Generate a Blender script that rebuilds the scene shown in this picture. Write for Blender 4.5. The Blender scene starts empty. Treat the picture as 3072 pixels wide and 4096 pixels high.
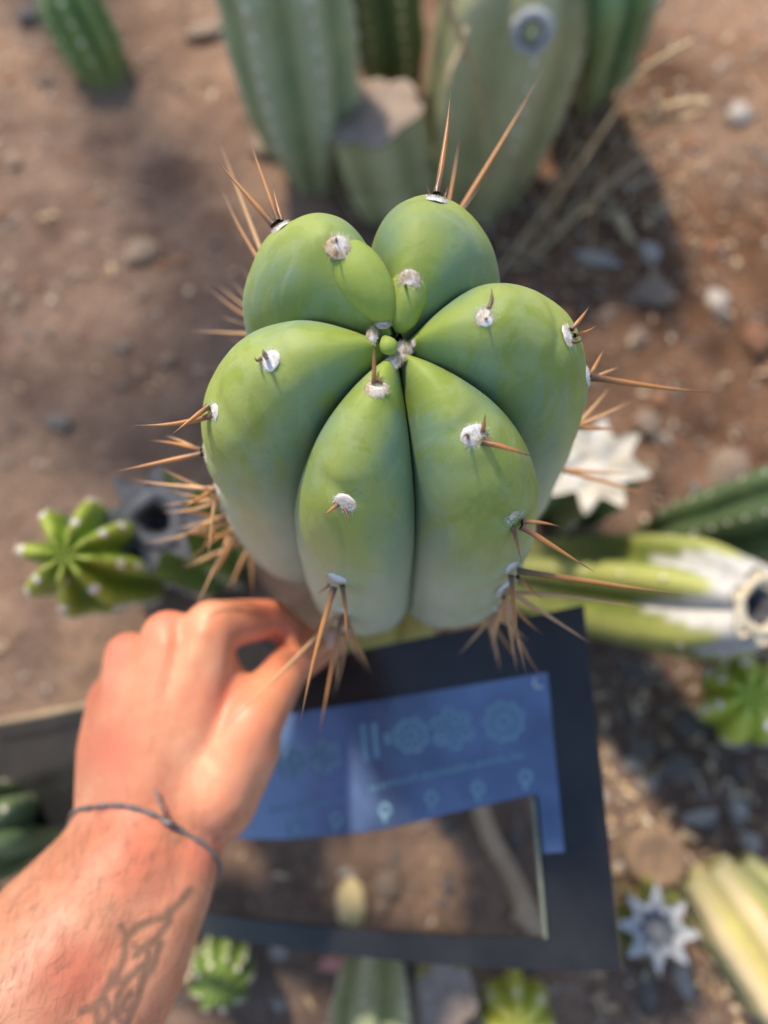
import bpy, bmesh, math, random
from mathutils import Vector, Matrix, noise
from mathutils.bvhtree import BVHTree

# ------------------------------------------------------------------ camera, sky, sun
scene = bpy.context.scene
col = scene.collection
FPX, TH, H = 2958.0, math.radians(18), 0.72
CT, ST = math.cos(TH), math.sin(TH)
cam_d = bpy.data.cameras.new('camera')
cam = bpy.data.objects.new('camera', cam_d); col.objects.link(cam)
cam.location = (0, 0, H); cam.rotation_euler = (TH, 0, 0)
cam_d.sensor_fit = 'VERTICAL'; cam_d.sensor_height = 36.0; cam_d.sensor_width = 27.0
cam_d.lens = 36.0 * FPX / 4096.0
cam_d.clip_start = 0.005; cam_d.clip_end = 300
cam_d.dof.use_dof = True; cam_d.dof.focus_distance = 0.232; cam_d.dof.aperture_fstop = 4.0
scene.camera = cam

SUN_EL, SUN_AZ = math.radians(52), math.radians(118)      # azimuth measured from +X towards +Y
sun_dir = Vector((math.cos(SUN_EL) * math.cos(SUN_AZ), math.cos(SUN_EL) * math.sin(SUN_AZ), math.sin(SUN_EL)))
world = bpy.data.worlds.new('World'); scene.world = world; world.use_nodes = True
wn = world.node_tree.nodes; wl = world.node_tree.links
sky = wn.new('ShaderNodeTexSky'); sky.sky_type = 'NISHITA'; sky.sun_disc = False
sky.sun_elevation = SUN_EL; sky.sun_rotation = math.radians(90) - SUN_AZ
wl.new(sky.outputs[0], wn['Background'].inputs[0]); wn['Background'].inputs[1].default_value = 0.15
sun_d = bpy.data.lights.new('sun', 'SUN'); sun_d.energy = 5.0; sun_d.angle = math.radians(5.0); sun_d.color = (1, .87, .70)
sun = bpy.data.objects.new('sun', sun_d); col.objects.link(sun)
sun.rotation_euler = (-sun_dir).to_track_quat('-Z', 'Y').to_euler(); sun.location = (0, 0, 5)
scene.view_settings.view_transform = 'Standard'; scene.view_settings.look = 'None'
scene.view_settings.exposure = 0.76; scene.view_settings.gamma = 1.0
scene.cycles.use_denoising = True

rnd = random.Random(7)

# ------------------------------------------------------------------ helpers
def pix(u, v, d):
    x = (u - 1536) / FPX * d; y = (2048 - v) / FPX * d
    return Vector((x, y * CT + d * ST, y * ST - d * CT + H))
def gnd(u, v, z=0.0):
    a = pix(u, v, 1) - Vector((0, 0, H)); t = (z - H) / a.z
    return Vector((0, 0, H)) + a * t
def proj(p):
    z = p.z - H; d = p.y * ST - z * CT
    return 1536 + FPX * p.x / d, 2048 - FPX * (p.y * CT + z * ST) / d, d

def mesh(name, verts, faces, m=None, smooth=True, attrs=None):
    me = bpy.data.meshes.new(name); me.from_pydata([tuple(v) for v in verts], [], faces); me.update()
    if smooth: me.polygons.foreach_set('use_smooth', [True] * len(me.polygons))
    if m is not None:
        for mm in (m if isinstance(m, (list, tuple)) else [m]): me.materials.append(mm)
    for k, vals in (attrs or {}).items():
        a = me.attributes.new(k, 'FLOAT', 'POINT'); a.data.foreach_set('value', vals)
    return me
def obj(name, me, parent=None, loc=None):
    o = bpy.data.objects.new(name, me); col.objects.link(o)
    if parent is not None: o.parent = parent
    if loc is not None: o.location = loc
    return o
def tag(o, label=None, cat=None, group=None, kind=None):
    if label: o['label'] = label
    if cat: o['category'] = cat
    if group: o['group'] = group
    if kind: o['kind'] = kind
    return o
def thing(name, label, cat, loc, group=None):
    o = bpy.data.objects.new(name, None); col.objects.link(o); o.location = loc
    o.empty_display_size = .01
    return tag(o, label, cat, group)
def catmull(pts, n):
    out = []; m = len(pts); dim = len(pts[0])
    for i in range(m - 1):
        p0, p1, p2, p3 = pts[max(i - 1, 0)], pts[i], pts[i + 1], pts[min(i + 2, m - 1)]
        for j in range(n):
            t = j / n
            out.append(tuple(.5 * (2 * p1[k] + (p2[k] - p0[k]) * t + (2 * p0[k] - 5 * p1[k] + 4 * p2[k] - p3[k]) * t * t
                       + (-p0[k] + 3 * p1[k] - 3 * p2[k] + p3[k]) * t ** 3) for k in range(dim)))
    out.append(tuple(pts[-1])); return out
def lerp(a, b, t): return a + (b - a) * t
def clamp(x, a=0., b=1.): return max(a, min(b, x))
def sstep(a, b, x):
    t = clamp((x - a) / (b - a)); return t * t * (3 - 2 * t)
def grid_faces(nr, nc, closed=True, off=0):
    f = []
    for i in range(nr - 1):
        for j in range(nc if closed else nc - 1):
            k = (j + 1) % nc
            f.append((off + i * nc + j, off + i * nc + k, off + (i + 1) * nc + k, off + (i + 1) * nc + j))
    return f
def tube(pts, rad, seg=8, flat=1.0, caps=True):
    """verts, faces of a tube through pts; rad number or list; flat squashes it"""
    n = len(pts); V = []; F = []
    pts = [Vector(p) for p in pts]
    t0 = (pts[1] - pts[0]).normalized()
    nrm = t0.orthogonal().normalized()
    for i, p in enumerate(pts):
        t = (pts[min(i + 1, n - 1)] - pts[max(i - 1, 0)]).normalized()
        nrm = (nrm - t * nrm.dot(t)).normalized(); b = t.cross(nrm)
        r = rad[i] if isinstance(rad, (list, tuple)) else rad
        for j in range(seg):
            a = 2 * math.pi * j / seg
            V.append(p + nrm * (r * math.cos(a)) + b * (r * flat * math.sin(a)))
    F = grid_faces(n, seg)
    if caps:
        F.append(tuple(range(seg - 1, -1, -1))); F.append(tuple((n - 1) * seg + j for j in range(seg)))
    return V, F
def join(parts):
    V, F = [], []
    for v, f in parts:
        o = len(V); V += list(v); F += [tuple(i + o for i in q) for q in f]
    return V, F

# ------------------------------------------------------------------ materials
class NT:
    def __init__(s, name):
        s.m = bpy.data.materials.new(name); s.m.use_nodes = True
        s.t = s.m.node_tree; s.b = s.t.nodes['Principled BSDF']; s.L = s.t.links
    def n(s, typ, **kw):
        x = s.t.nodes.new(typ)
        for k, v in kw.items(): setattr(x, k, v)
        return x
    def coord(s, kind='Object'): return s.n('ShaderNodeTexCoord').outputs[kind]
    def mapping(s, vec, scale):
        m = s.n('ShaderNodeMapping'); m.inputs['Scale'].default_value = scale; s.L.new(vec, m.inputs[0]); return m.outputs[0]
    def noise(s, vec, scale, detail=4, rough=.55, dist=0.):
        x = s.n('ShaderNodeTexNoise'); x.inputs['Scale'].default_value = scale; x.inputs['Detail'].default_value = detail
        x.inputs['Roughness'].default_value = rough; x.inputs['Distortion'].default_value = dist
        if vec is not None: s.L.new(vec, x.inputs['Vector'])
        return x.outputs['Fac']
    def vor(s, vec, scale, out='Distance'):
        x = s.n('ShaderNodeTexVoronoi'); x.inputs['Scale'].default_value = scale; s.L.new(vec, x.inputs['Vector']); return x.outputs[out]
    def ramp(s, fac, stops):
        r = s.n('ShaderNodeValToRGB'); e = r.color_ramp.elements
        while len(e) < len(stops): e.new(.5)
        for i, (p, c) in enumerate(stops):
            e[i].position = p
            e[i].color = (c, c, c, 1) if not isinstance(c, (tuple, list)) else tuple(c) + (1,)
        s.L.new(fac, r.inputs[0]); return r.outputs[0]
    def mix(s, fac, a, b, typ='MIX'):
        x = s.n('ShaderNodeMix', data_type='RGBA', blend_type=typ)
        for sock, v in ((x.inputs[0], fac), (x.inputs[6], a), (x.inputs[7], b)):
            if hasattr(v, 'is_output'): s.L.new(v, sock)
            elif isinstance(v, (tuple, list)): sock.default_value = tuple(v) + (1,)
            else: sock.default_value = v
        return x.outputs[2]
    def math(s, op, a, b=0.):
        x = s.n('ShaderNodeMath', operation=op)
        for i, v in enumerate((a, b)):
            if hasattr(v, 'is_output'): s.L.new(v, x.inputs[i])
            else: x.inputs[i].default_value = v
        return x.outputs[0]
    def attr(s, name): return s.n('ShaderNodeAttribute', attribute_name=name).outputs['Fac']
    def col(s, c):
        if hasattr(c, 'is_output'): s.L.new(c, s.b.inputs['Base Color'])
        else: s.b.inputs['Base Color'].default_value = tuple(c) + (1,)
        return s
    def set(s, **kw):
        for k, v in kw.items():
            i = s.b.inputs[k.replace('_', ' ')]
            if hasattr(v, 'is_output'): s.L.new(v, i)
            else: i.default_value = v
        return s
    def bump(s, h, strength=.3, dist=.001):
        b = s.n('ShaderNodeBump'); b.inputs['Strength'].default_value = strength; b.inputs['Distance'].default_value = dist
        s.L.new(h, b.inputs['Height']); s.L.new(b.outputs[0], s.b.inputs['Normal']); return s

def mat_skin_main():
    s = NT('cactus_skin'); c = s.coord()
    n1 = s.noise(c, 26, 3, .5, .8)
    n2 = s.noise(s.mapping(c, (1, 1, .30)), 85, 5, .62, .9)
    n4 = s.noise(s.mapping(c, (1, 1, .22)), 48, 4, .55, 1.2)
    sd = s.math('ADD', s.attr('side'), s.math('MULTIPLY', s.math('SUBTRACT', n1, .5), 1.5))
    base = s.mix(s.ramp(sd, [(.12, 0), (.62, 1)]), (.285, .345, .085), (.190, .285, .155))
    base = s.mix(s.ramp(n4, [(.49, 0), (.53, .42), (.64, .85)]), base, (.215, .280, .045))
    base = s.mix(s.ramp(n2, [(.53, 0), (.575, .22), (.68, .38)]), base, (.31, .38, .20))
    base = s.mix(s.ramp(s.noise(c, 210, 3, .6), [(.63, 0), (.68, .5)]), base, (.21, .28, .06))
    bloom_light = s.attr('bloom_light')
    young = s.attr('young')
    base = s.mix(s.math('MULTIPLY', young, .55), base, (.285, .375, .045))
    bl = s.math('MULTIPLY', bloom_light, s.ramp(s.noise(s.mapping(c, (1, 1, .25)), 60, 4, .6), [(.25, .55), (.7, 1)]))
    base = s.mix(bl, base, (.44, .475, .36))  # wax bloom low on the ribs, made paler to paint in light there
    base = s.mix(s.attr('old'), base, (.36, .34, .10))
    sp = s.ramp(s.vor(c, 150), [(.0, 1), (.05, 0)])
    base = s.mix(s.math('MULTIPLY', sp, .6), base, (.50, .56, .22))
    s.col(base)
    s.set(Roughness=s.ramp(n2, [(.3, .50), (.7, .64)]), Subsurface_Weight=.15, Subsurface_Scale=.006, Specular_IOR_Level=.35)
    s.b.inputs['Subsurface Radius'].default_value = (.5, 1, .25)
    h = s.math('ADD', s.math('MULTIPLY', s.noise(s.mapping(c, (1, 1, .6)), 110, 4, .6, .5), 1.0), s.math('MULTIPLY', s.noise(c, 900, 2), .10))
    s.bump(h, .3, .0010)
    return s.m
def mat_column(name, c1, c2, c3, rough=.5):
    """skin of a neighbouring stem: attr groove 0 in the valley .. 1 on the ridge, attr up 0 base .. 1 tip"""
    s = NT(name); c = s.coord()
    n1 = s.noise(c, 30, 4, .6, .4); n2 = s.noise(c, 110, 4, .6)
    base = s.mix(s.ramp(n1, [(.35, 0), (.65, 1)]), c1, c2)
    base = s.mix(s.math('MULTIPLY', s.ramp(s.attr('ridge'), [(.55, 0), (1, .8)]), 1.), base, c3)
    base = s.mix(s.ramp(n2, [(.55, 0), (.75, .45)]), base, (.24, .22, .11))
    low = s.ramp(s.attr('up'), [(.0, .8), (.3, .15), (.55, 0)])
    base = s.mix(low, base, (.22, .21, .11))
    base = s.mix(s.attr('callus'), base, s.mix(s.ramp(n2, [(.35, 0), (.65, 1)]), (.36, .36, .36), (.50, .48, .45)))
    s.col(base).set(Roughness=rough, Subsurface_Weight=.06, Subsurface_Scale=.004)
    s.bump(s.noise(c, 160, 4), .4, .002)
    return s.m
def mat_simple(name, c1, c2, scale=80, rough=.7, bump=.4, bdist=.001, det=5):
    s = NT(name); c = s.coord(); n = s.noise(c, scale, det, .6)
    s.col(s.mix(s.ramp(n, [(.32, 0), (.68, 1)]), c1, c2)).set(Roughness=rough)
    if bump: s.bump(s.noise(c, scale * 2.2, 4), bump, bdist)
    return s.m
def mat_spine(name, base, mid, tip, stops):
    s = NT(name); c = s.coord()
    sep = s.n('ShaderNodeSeparateXYZ'); s.L.new(c, sep.inputs[0])
    r = s.ramp(sep.outputs[2], [(stops[0], base), (stops[1], mid), (stops[2], mid), (stops[3], tip)])
    r = s.mix(s.math('MULTIPLY', s.noise(s.mapping(c, (.4, .4, 14)), 1.0, 4), .5), r, s.mix(.5, r, (.42, .30, .22)))
    s.col(r).set(Roughness=.38, Specular_IOR_Level=.5, Subsurface_Weight=.1, Subsurface_Scale=.001)
    return s.m
def mat_wool():
    s = NT('wool'); c = s.coord('Object')
    n = s.noise(c, 1.6, 3, .6); rr = s.n('ShaderNodeObjectInfo').outputs['Random']
    t = s.attr('tan')
    f = s.math('MULTIPLY', s.ramp(n, [(.45, 0), (.62, 1)]), .8)
    wc = (s.mix(s.math('MAXIMUM', t, 0.), s.mix(s.math('MULTIPLY', f, .35), (.86, .86, .86), (.60, .50, .36)), s.mix(f, (.66, .53, .37), (.50, .34, .18))))
    s.col(s.mix(s.ramp(s.noise(c, 3.1, 2), [(.66, 0), (.72, .75)]), wc, (.20, .13, .08))).set(Roughness=.9, Sheen_Weight=.3)

    s.bump(s.noise(c, 7, 5, .7), .45, .0004)
    return s.m
def mat_ground():
    s = NT('soil'); c = s.coord()
    big = s.noise(c, 3.2, 3, .5, .5); mid = s.noise(c, 14, 5, .6, .4); fine = s.noise(c, 130, 6, .65)
    soil = s.mix(s.ramp(mid, [(.33, 0), (.67, 1)]), (.135, .084, .062), (.26, .175, .13))
    sep = s.n('ShaderNodeSeparateXYZ'); s.L.new(c, sep.inputs[0])
    # redder, loose earth towards one side, greyer gravelly earth on the other
    east = s.ramp(s.math('ADD', s.math('MULTIPLY', sep.outputs[0], 1.3), s.math('MULTIPLY', sep.outputs[1], .9)), [(.25, 0), (.85, 1)])
    soil = s.mix(s.math('MULTIPLY', east, .85), soil, s.mix(s.ramp(mid, [(.35, 0), (.65, 1)]), (.085, .036, .014), (.225, .112, .055)))
    soil = s.mix(s.ramp(big, [(.50, 0), (.60, .65), (.75, .8)]), soil, (.39, .25, .165))  # wide paler soil patches, with sunlit ground painted into the colour
    soil = s.mix(s.ramp(fine, [(.30, .75), (.5, 0)]), soil, (.06, .042, .033))
    soil = s.mix(s.ramp(s.noise(c, 75, 4, .7), [(.60, 0), (.72, .6)]), soil, (.32, .26, .215))
    s.col(soil).set(Roughness=.95, Specular_IOR_Level=.2)
    s.bump(s.math('ADD', fine, s.math('MULTIPLY', s.noise(c, 420, 4, .7), .5)), .9, .006)
    return s.m
def mat_human():
    s = NT('human_skin'); c = s.coord()
    n1 = s.noise(c, 38, 4, .55, .5); n2 = s.noise(c, 150, 5, .65); n3 = s.noise(c, 650, 4, .7)
    base = s.mix(s.ramp(n1, [(.32, 0), (.68, 1)]), (.64, .245, .125), (.71, .345, .195))
    base = s.mix(s.ramp(n2, [(.42, 0), (.72, .55)]), base, (.60, .20, .115))
    base = s.mix(s.math('MULTIPLY', s.attr('red'), .7), base, (.66, .17, .095))
    base = s.mix(s.math('MULTIPLY', s.ramp(n3, [(.58, 0), (.72, .5)]), s.attr('arm')), base, (.42, .17, .085))
    ink = s.math('MULTIPLY', s.attr('ink'), s.ramp(n2, [(.2, .75), (.7, .95)]))
    base = s.mix(ink, base, (.115, .085, .055))
    s.col(base).set(Roughness=s.ramp(n2, [(.3, .42), (.7, .54)]), Subsurface_Weight=.18, Subsurface_Scale=.006, Specular_IOR_Level=.5)
    s.b.inputs['Subsurface Radius'].default_value = (1, .35, .2)
    h = s.math('ADD', s.math('MULTIPLY', n2, .6), s.math('MULTIPLY', s.vor(c, 900), .5))
    s.bump(h, .22, .0006)
    return s.m

M = {}
M['skin'] = mat_skin_main()
M['wool'] = mat_wool()
M['spine'] = mat_spine('spine_amber', (.06, .025, .012), (.37, .15, .028), (.035, .018, .018), (0.02, .26, .64, .93))
M['spine_dark'] = mat_spine('spine_dark', (.16, .07, .025), (.10, .045, .025), (.03, .02, .02), (0.02, .3, .6, .95))
M['spine_old'] = mat_spine('spine_pale', (.34, .18, .06), (.52, .29, .12), (.30, .17, .14), (0.03, .2, .7, .97))
M['cork'] = mat_simple('cork', (.30, .19, .10), (.50, .36, .22), 120, .9, .8, .002)
M['soil'] = mat_ground()
M['human'] = mat_human()

# ------------------------------------------------------------------ ground
def ground_h(x, y):
    p = Vector((x * 5, y * 5, 0))
    return .010 * noise.noise(p) + .006 * noise.noise(p * 2.7) + .003 * noise.noise(p * 9) + .0016 * noise.noise(p * 26)
def axis_ticks(lo, hi, step, far):
    t = [lo + step * i for i in range(int(round((hi - lo) / step)) + 1)]
    a, b, g = [], [], step
    x = hi
    while x < far: g *= 1.6; x += g; b.append(x)
    x = lo; g = step
    while x > -far: g *= 1.6; x -= g; a.append(x)
    return a[::-1] + t + b
gx = axis_ticks(-.85, .85, .007, 60); gy = axis_ticks(-.45, 1.35, .007, 60)
V = []
for y in gy:
    for x in gx:
        V.append((x, y, ground_h(x, y) if abs(x) < 3 and abs(y) < 3 else 0))
tag(obj('ground', mesh('ground', V, grid_faces(len(gy), len(gx), False), M['soil'])), kind='structure')

# ------------------------------------------------------------------ unseen tree added beyond the top edge; leaf clumps arranged to dapple the light
SUNNY = [(pix(700, 2700, .34), .15), (pix(300, 3800, .31), .17), (pix(280, 2200, .41), .12), (gnd(620, 1350), .10), (gnd(480, 950), .09), (gnd(2000, 3500), .12),
         (pix(2390, 1858, .545), .10), (pix(2750, 2350, .5), .12), (gnd(3000, 500), .10), (gnd(600, 200), .08), (pix(2960, 2800, .56), .10), (pix(1250, 1750, .23), .05)]
TREE = thing('added_shade_tree', 'unseen leafy tree added beyond the top edge to dapple the ground with shade', 'tree', (-1.0, 2.1, 0))
tr = random.Random(21); ex = sun_dir.orthogonal().normalized(); ey = sun_dir.cross(ex)
focus = Vector((0, .15, .3)); LV, LF = [], []; hubs = []
while len(hubs) < 120:
    cc_ = focus + ex * tr.uniform(-1.1, 1.1) + ey * tr.uniform(-1.0, 1.0) + sun_dir * tr.uniform(1.35, 1.9)
    ok = True
    for sp_, rad_ in SUNNY:
        dd_ = cc_ - sp_; dd_ -= sun_dir * dd_.dot(sun_dir)
        if dd_.length < rad_: ok = False
    if not ok: continue
    hubs.append(cc_)
    for k in range(26):
        p = cc_ + Vector((tr.gauss(0, .042), tr.gauss(0, .042), tr.gauss(0, .04)))
        d = Vector((tr.gauss(0, 1), tr.gauss(0, 1), tr.gauss(-.3, .6))).normalized(); n = d.orthogonal().normalized()
        n.rotate(Matrix.Rotation(tr.uniform(0, 6.28), 3, d)); L = tr.uniform(.03, .06); w = L * .26; o = len(LV)
        LV += [p, p + d * L * .5 + n * w, p + d * L, p + d * L * .5 - n * w]; LF.append((o, o + 1, o + 2, o + 3))
obj('crown', mesh('crown', [v - TREE.location for v in LV], LF, mat_simple('leaf', (.05, .09, .025), (.10, .15, .04), 20, .5, 0), False), TREE)
top = Vector((-.7, 1.45, 1.45))
parts = [tube([TREE.location, Vector((-1.02, 2.0, .5)), Vector((-.9, 1.8, 1.0)), top], [.075, .06, .05, .04], 10)]
for h in hubs[::4]: parts.append(tube([top, top.lerp(h, .5) + Vector((0, 0, .12)), h], [.022, .012, .003], 6))
V, F = join(parts)
obj('trunk', mesh('trunk', [Vector(v) - TREE.location for v in V], F, mat_simple('bark', (.10, .075, .05), (.20, .15, .10), 30, .9, .8, .01)), TREE)

# ------------------------------------------------------------------ areole and spine meshes (shared)
def areole_mesh(name, seed, tanv, hairs=460, hair_len=.46, seg=14, rings=6):
    r = random.Random(seed); V = []; F = []; T = []
    for i in range(rings + 1):
        th = (math.pi / 2) * i / rings
        for j in range(seg):
            a = 2 * math.pi * j / seg
            rr = math.cos(th) * (1 + .16 * noise.noise(Vector((math.cos(a) * 1.7, math.sin(a) * 1.7, seed))))
            z = .32 * math.sin(th) + .12 * noise.noise(Vector((math.cos(a) * rr * 3, math.sin(a) * rr * 3, seed + 9))) - .12
            V.append((rr * math.cos(a), rr * math.sin(a), z))
            T.append(clamp(tanv + .9 * noise.noise(Vector((math.cos(a) * rr * 1.3, math.sin(a) * rr * 1.3, seed * 3.1)))))
    F = grid_faces(rings + 1, seg)
    for k in range(hairs):
        a = r.uniform(0, 2 * math.pi); q = math.sqrt(r.uniform(.05, 1)) * .98
        b = Vector((q * math.cos(a), q * math.sin(a), .28 * math.sqrt(max(0, 1 - q * q)) - .1))
        d = Vector((math.cos(a) * q * .9 + r.gauss(0, .45), math.sin(a) * q * .9 + r.gauss(0, .45), .35 + r.random() * .5)).normalized()
        L = hair_len * r.uniform(.4, 1); side = d.orthogonal().normalized() * .012
        side.rotate(Matrix.Rotation(r.uniform(0, 6.28), 3, d))
        mid = b + d * L * .55; e = b + d * L + Vector((r.gauss(0, .1), r.gauss(0, .1), -.12))
        o = len(V); V += [b - side, b + side, mid + side * .8, mid - side * .8, e]
        F += [(o, o + 1, o + 2, o + 3), (o + 3, o + 2, o + 4)]
        t = clamp(tanv + .9 * noise.noise(Vector((b.x * 1.3, b.y * 1.3, seed * 3.1)))); T += [t] * 5
    return mesh(name, V, F, M['wool'], True, {'tan': T})
AREOLE = [areole_mesh('areole', 3 + i, .05 + .12 * i) for i in range(3)]
AREOLE_TAN = [areole_mesh('areole_tan', 23 + i, .70, 460, .55) for i in range(2)]
FAR_AREOLE = areole_mesh('far_areole', 51, .55, 26, .9, 8, 3)
def spine_mesh(name, m, bend):
    n, seg = 12, 8; V = []
    for i in range(n):
        t = i / (n - 1); r = (1.0 - .12 * math.exp(-((t - .12) / .1) ** 2)) * (1 - t ** 1.25) + .02
        if i == 0: r *= 1.15
        for j in range(seg):
            a = 2 * math.pi * j / seg
            V.append((r * math.cos(a) + bend * t * (1 - t) * 4, r * math.sin(a), t))
    F = grid_faces(n, seg); F.append(tuple((n - 1) * seg + j for j in range(seg)))
    return mesh(name, V, F, m)
SPINES = {k: [spine_mesh('spine_' + k, M[mk], b) for b in (0, .7, 1.5)] for k, mk in (('amber', 'spine'), ('dark', 'spine_dark'), ('old', 'spine_old'))}

def frame_mat(origin, zdir, spin=0.):
    q = Vector(zdir).normalized().to_track_quat('Z', 'Y').to_matrix().to_4x4()
    return Matrix.Translation(origin) @ q @ Matrix.Rotation(spin, 4, 'Z')

# ------------------------------------------------------------------ main cactus
PRO = [(.003, 0), (.012, .007), (.024, .0095), (.036, .0055), (.047, -.006), (.056, -.026), (.0605, -.05), (.063, -.085),
       (.065, -.125), (.0645, -.155), (.060, -.180), (.050, -.198), (.043, -.212), (.041, -.24), (.043, -.30), (.043, -.40), (.044, -.54)]
PRD = catmull(PRO, 8)
AX = pix(1589.7, 1377, .2268)
AL, BL = .056, .04
RIB = {  # azimuth, drift, size, rise
    'A': (127.1, 5.6, 1.13, .0105), 'B': (77.4, -2.4, 1.11, .0080), 'C': (4.95, -3.4, 1.13, .0073),
    'D': (-55.0, 1.6, 1.15, -.0038), 'E': (-109.8, 1.0, 1.056, -.0026), 'F': (191.7, 4.2, 1.17, .0024)}
ORDER = ['A', 'B', 'C', 'D', 'E', 'F']
def bend(x, y, z):
    al = AL if z > 0 else AL * clamp(1 + z / BL)
    zz = clamp(-z, 0, BL); yc = math.sin(AL) * (zz - zz * zz / (2 * BL)); lz = max(z, 0)
    return Vector((x + AX.x, yc + y * math.cos(al) - lz * math.sin(al) + AX.y, min(z, 0) + lz * math.cos(al) + y * math.sin(al) + AX.z))
def rib_local(k, i):
    az, tw, R, dz = RIB[k]
    r, z = PRD[i]
    if k == 'D' and z < -.05: z += .018 * sstep(-.05, -.13, z) * (1 - sstep(-.22, -.32, z))
    return r * R, z + dz * clamp(r / .03), math.radians(az + tw * clamp(r * R / .06))
def rib_frame(k, f):
    """surface point and outward normal on the ridge at fractional index f"""
    i = int(f); t = f - i; j = min(i + 1, len(PRD) - 1)
    a, b = rib_local(k, i), rib_local(k, j)
    r, z, az = (lerp(a[q], b[q], t) for q in range(3))
    i0, i1 = max(i - 1, 0), min(i + 2, len(PRD) - 1)
    p0, p1 = rib_local(k, i0), rib_local(k, i1)
    tr, tz = p1[0] - p0[0], p1[1] - p0[1]; L = math.hypot(tr, tz)
    nr, nz = -tz / L, tr / L
    return bend(r * math.cos(az), r * math.sin(az), z), Vector((nr * math.cos(az), nr * math.sin(az), nz)), r
GROOVE = [(.0015, -.009), (.008, -.0075), (.0155, -.0085), (.0225, -.0125), (.0290, -.0215), (.0345, -.0370), (.0385, -.056), (.041, -.088),
          (.043, -.126), (.0435, -.155), (.042, -.181), (.038, -.199), (.034, -.213), (.033, -.24), (.034, -.30), (.034, -.40), (.035, -.54)]
GRD = catmull(GROOVE, 8)
def rib_mesh(k):
    n = ORDER.index(k); az0 = RIB[k][0]
    HALF = 30; V = []; A = []; Y = []; O = []; SD = []
    T = [math.sin(math.pi / 2 * (j / HALF - 1)) if j <= HALF else math.sin(math.pi / 2 * (j / HALF - 1)) for j in range(2 * HALF + 1)]
    for i in range(len(PRD)):
        r, z, a = rib_local(k, i)
        for t in T:
            o = ORDER[n - 1] if t > 0 else ORDER[(n + 1) % 6]          # ORDER runs clockwise
            ro, zo, ao = rib_local(o, i)
            da = (math.degrees(ao - a) + 180) % 360 - 180
            mid = math.radians(da) / 2
            Rg = (RIB[k][2] + RIB[o][2]) / 2; dg_ = (RIB[k][3] + RIB[o][3]) / 2
            gr, gz = GRD[i][0] * Rg, GRD[i][1] + dg_ * clamp(GRD[i][0] / .02)
            at = abs(t); pw = lerp(1.9, 2.5, clamp(r / .06))
            f = .84 * (1 - at ** pw) ** .52 + .16 * (1 - (math.sqrt(at * at + .06) - .245) / .785)
            rr, zz = lerp(gr, r, f), lerp(gz, z, f)
            if at > .999: rr *= .96
            ang = a + mid * at * (1.0 + .012 * (f < .35))
            q = Vector((rr * math.cos(ang) * 34, rr * math.sin(ang) * 34, zz * 26 + 5 * n))
            dn = (.0011 * noise.noise(q) + .0005 * noise.noise(q * 2.6)) * clamp(r / .02) * min(1, f * 2)
            for fi in NOTCH[k]:
                if abs(i - fi) < 7: dn += (.0008 * math.exp(-((i - fi - 2.2) / 1.7) ** 2) - .0013 * math.exp(-((i - fi + 2.0) / 1.2) ** 2)) * math.exp(-(at / .42) ** 2)
            rr += dn * .8; zz += dn * .6
            V.append(bend(rr * math.cos(ang), rr * math.sin(ang), zz) - AX)
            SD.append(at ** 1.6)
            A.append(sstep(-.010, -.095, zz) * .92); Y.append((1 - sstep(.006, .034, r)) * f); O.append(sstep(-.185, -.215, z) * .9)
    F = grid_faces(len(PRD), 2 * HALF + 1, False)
    return mesh('rib', V, F, M['skin'], True, {'bloom_light': A, 'young': Y, 'old': O, 'side': SD})
root_loc = Vector((AX.x, AX.y + .001, 0))
CACT = thing('columnar_cactus', 'large six-ribbed blue-green columnar cactus in sharp focus at the centre', 'cactus', root_loc)
def world_part(name, me, parent, origin):
    o = obj(name, me, parent); o.location = Vector(origin) - parent.location; return o
# inner core closing the throat between the ribs
V, F = tube([(0, 0, -.52), (0, 0, -.3), (0, 0, -.08), (0, 0, -.03), (0, 0, -.013)], [.030, .030, .034, .016, .006], 20)
world_part('core', mesh('core', V, F, M['skin'], True, {'bloom_light': [.2] * len(V), 'young': [.3] * len(V), 'old': [0.] * len(V)}), CACT, AX)
# young swollen segments at the growing point
def fidx(r=None, z=None, start=0):
    if r is not None:
        for i in range(len(PRD) - 1):
            if PRD[i][0] <= r <= PRD[i + 1][0]: return i + (r - PRD[i][0]) / (PRD[i + 1][0] - PRD[i][0])
    for i in range(20, len(PRD) - 1):
        if PRD[i][1] >= z >= PRD[i + 1][1]: return i + (PRD[i][1] - z) / (PRD[i][1] - PRD[i + 1][1])
def lobe(pts, rads, flat, young):
    P = [Vector(p) for p in catmull(pts, 6)]; R_ = [x[0] for x in catmull([(q,) for q in rads], 6)]
    V, F = tube(P, R_, 24, flat); n = len(P)
    return V, F
def add_lobe(name, pp, rads):
    pts = [pix(u, v, d) - AX for u, v, d in pp]
    V, F = lobe([tuple(p) for p in pts], rads, 1.0, 1)
    world_part(name, mesh(name, V, F, M['skin'], True, {'bloom_light': [0.] * len(V), 'young': [.9] * len(V), 'old': [0.] * len(V)}), CACT, AX)
def rib_lobe(k, r0, r1, rads, sink, side=0.):
    pts, rr = [], []
    n = len(rads)
    for i, rad in enumerate(rads):
        p, nrm, r = rib_frame(k, fidx(r=lerp(r0, r1, i / (n - 1)))); az = math.radians(RIB[k][0])
        q = sink[i] if isinstance(sink, list) else sink
        pts.append(tuple(p - nrm * (rad * q) + Vector((-math.sin(az), math.cos(az), 0)) * side - AX)); rr.append(rad)
    V, F = lobe(pts, rr, 1.0, 1)
    world_part('young_segment', mesh('young_segment', V, F, M['skin'], True, {'bloom_light': [0.] * len(V), 'young': [.8] * len(V), 'old': [0.] * len(V)}), CACT, AX)
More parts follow.
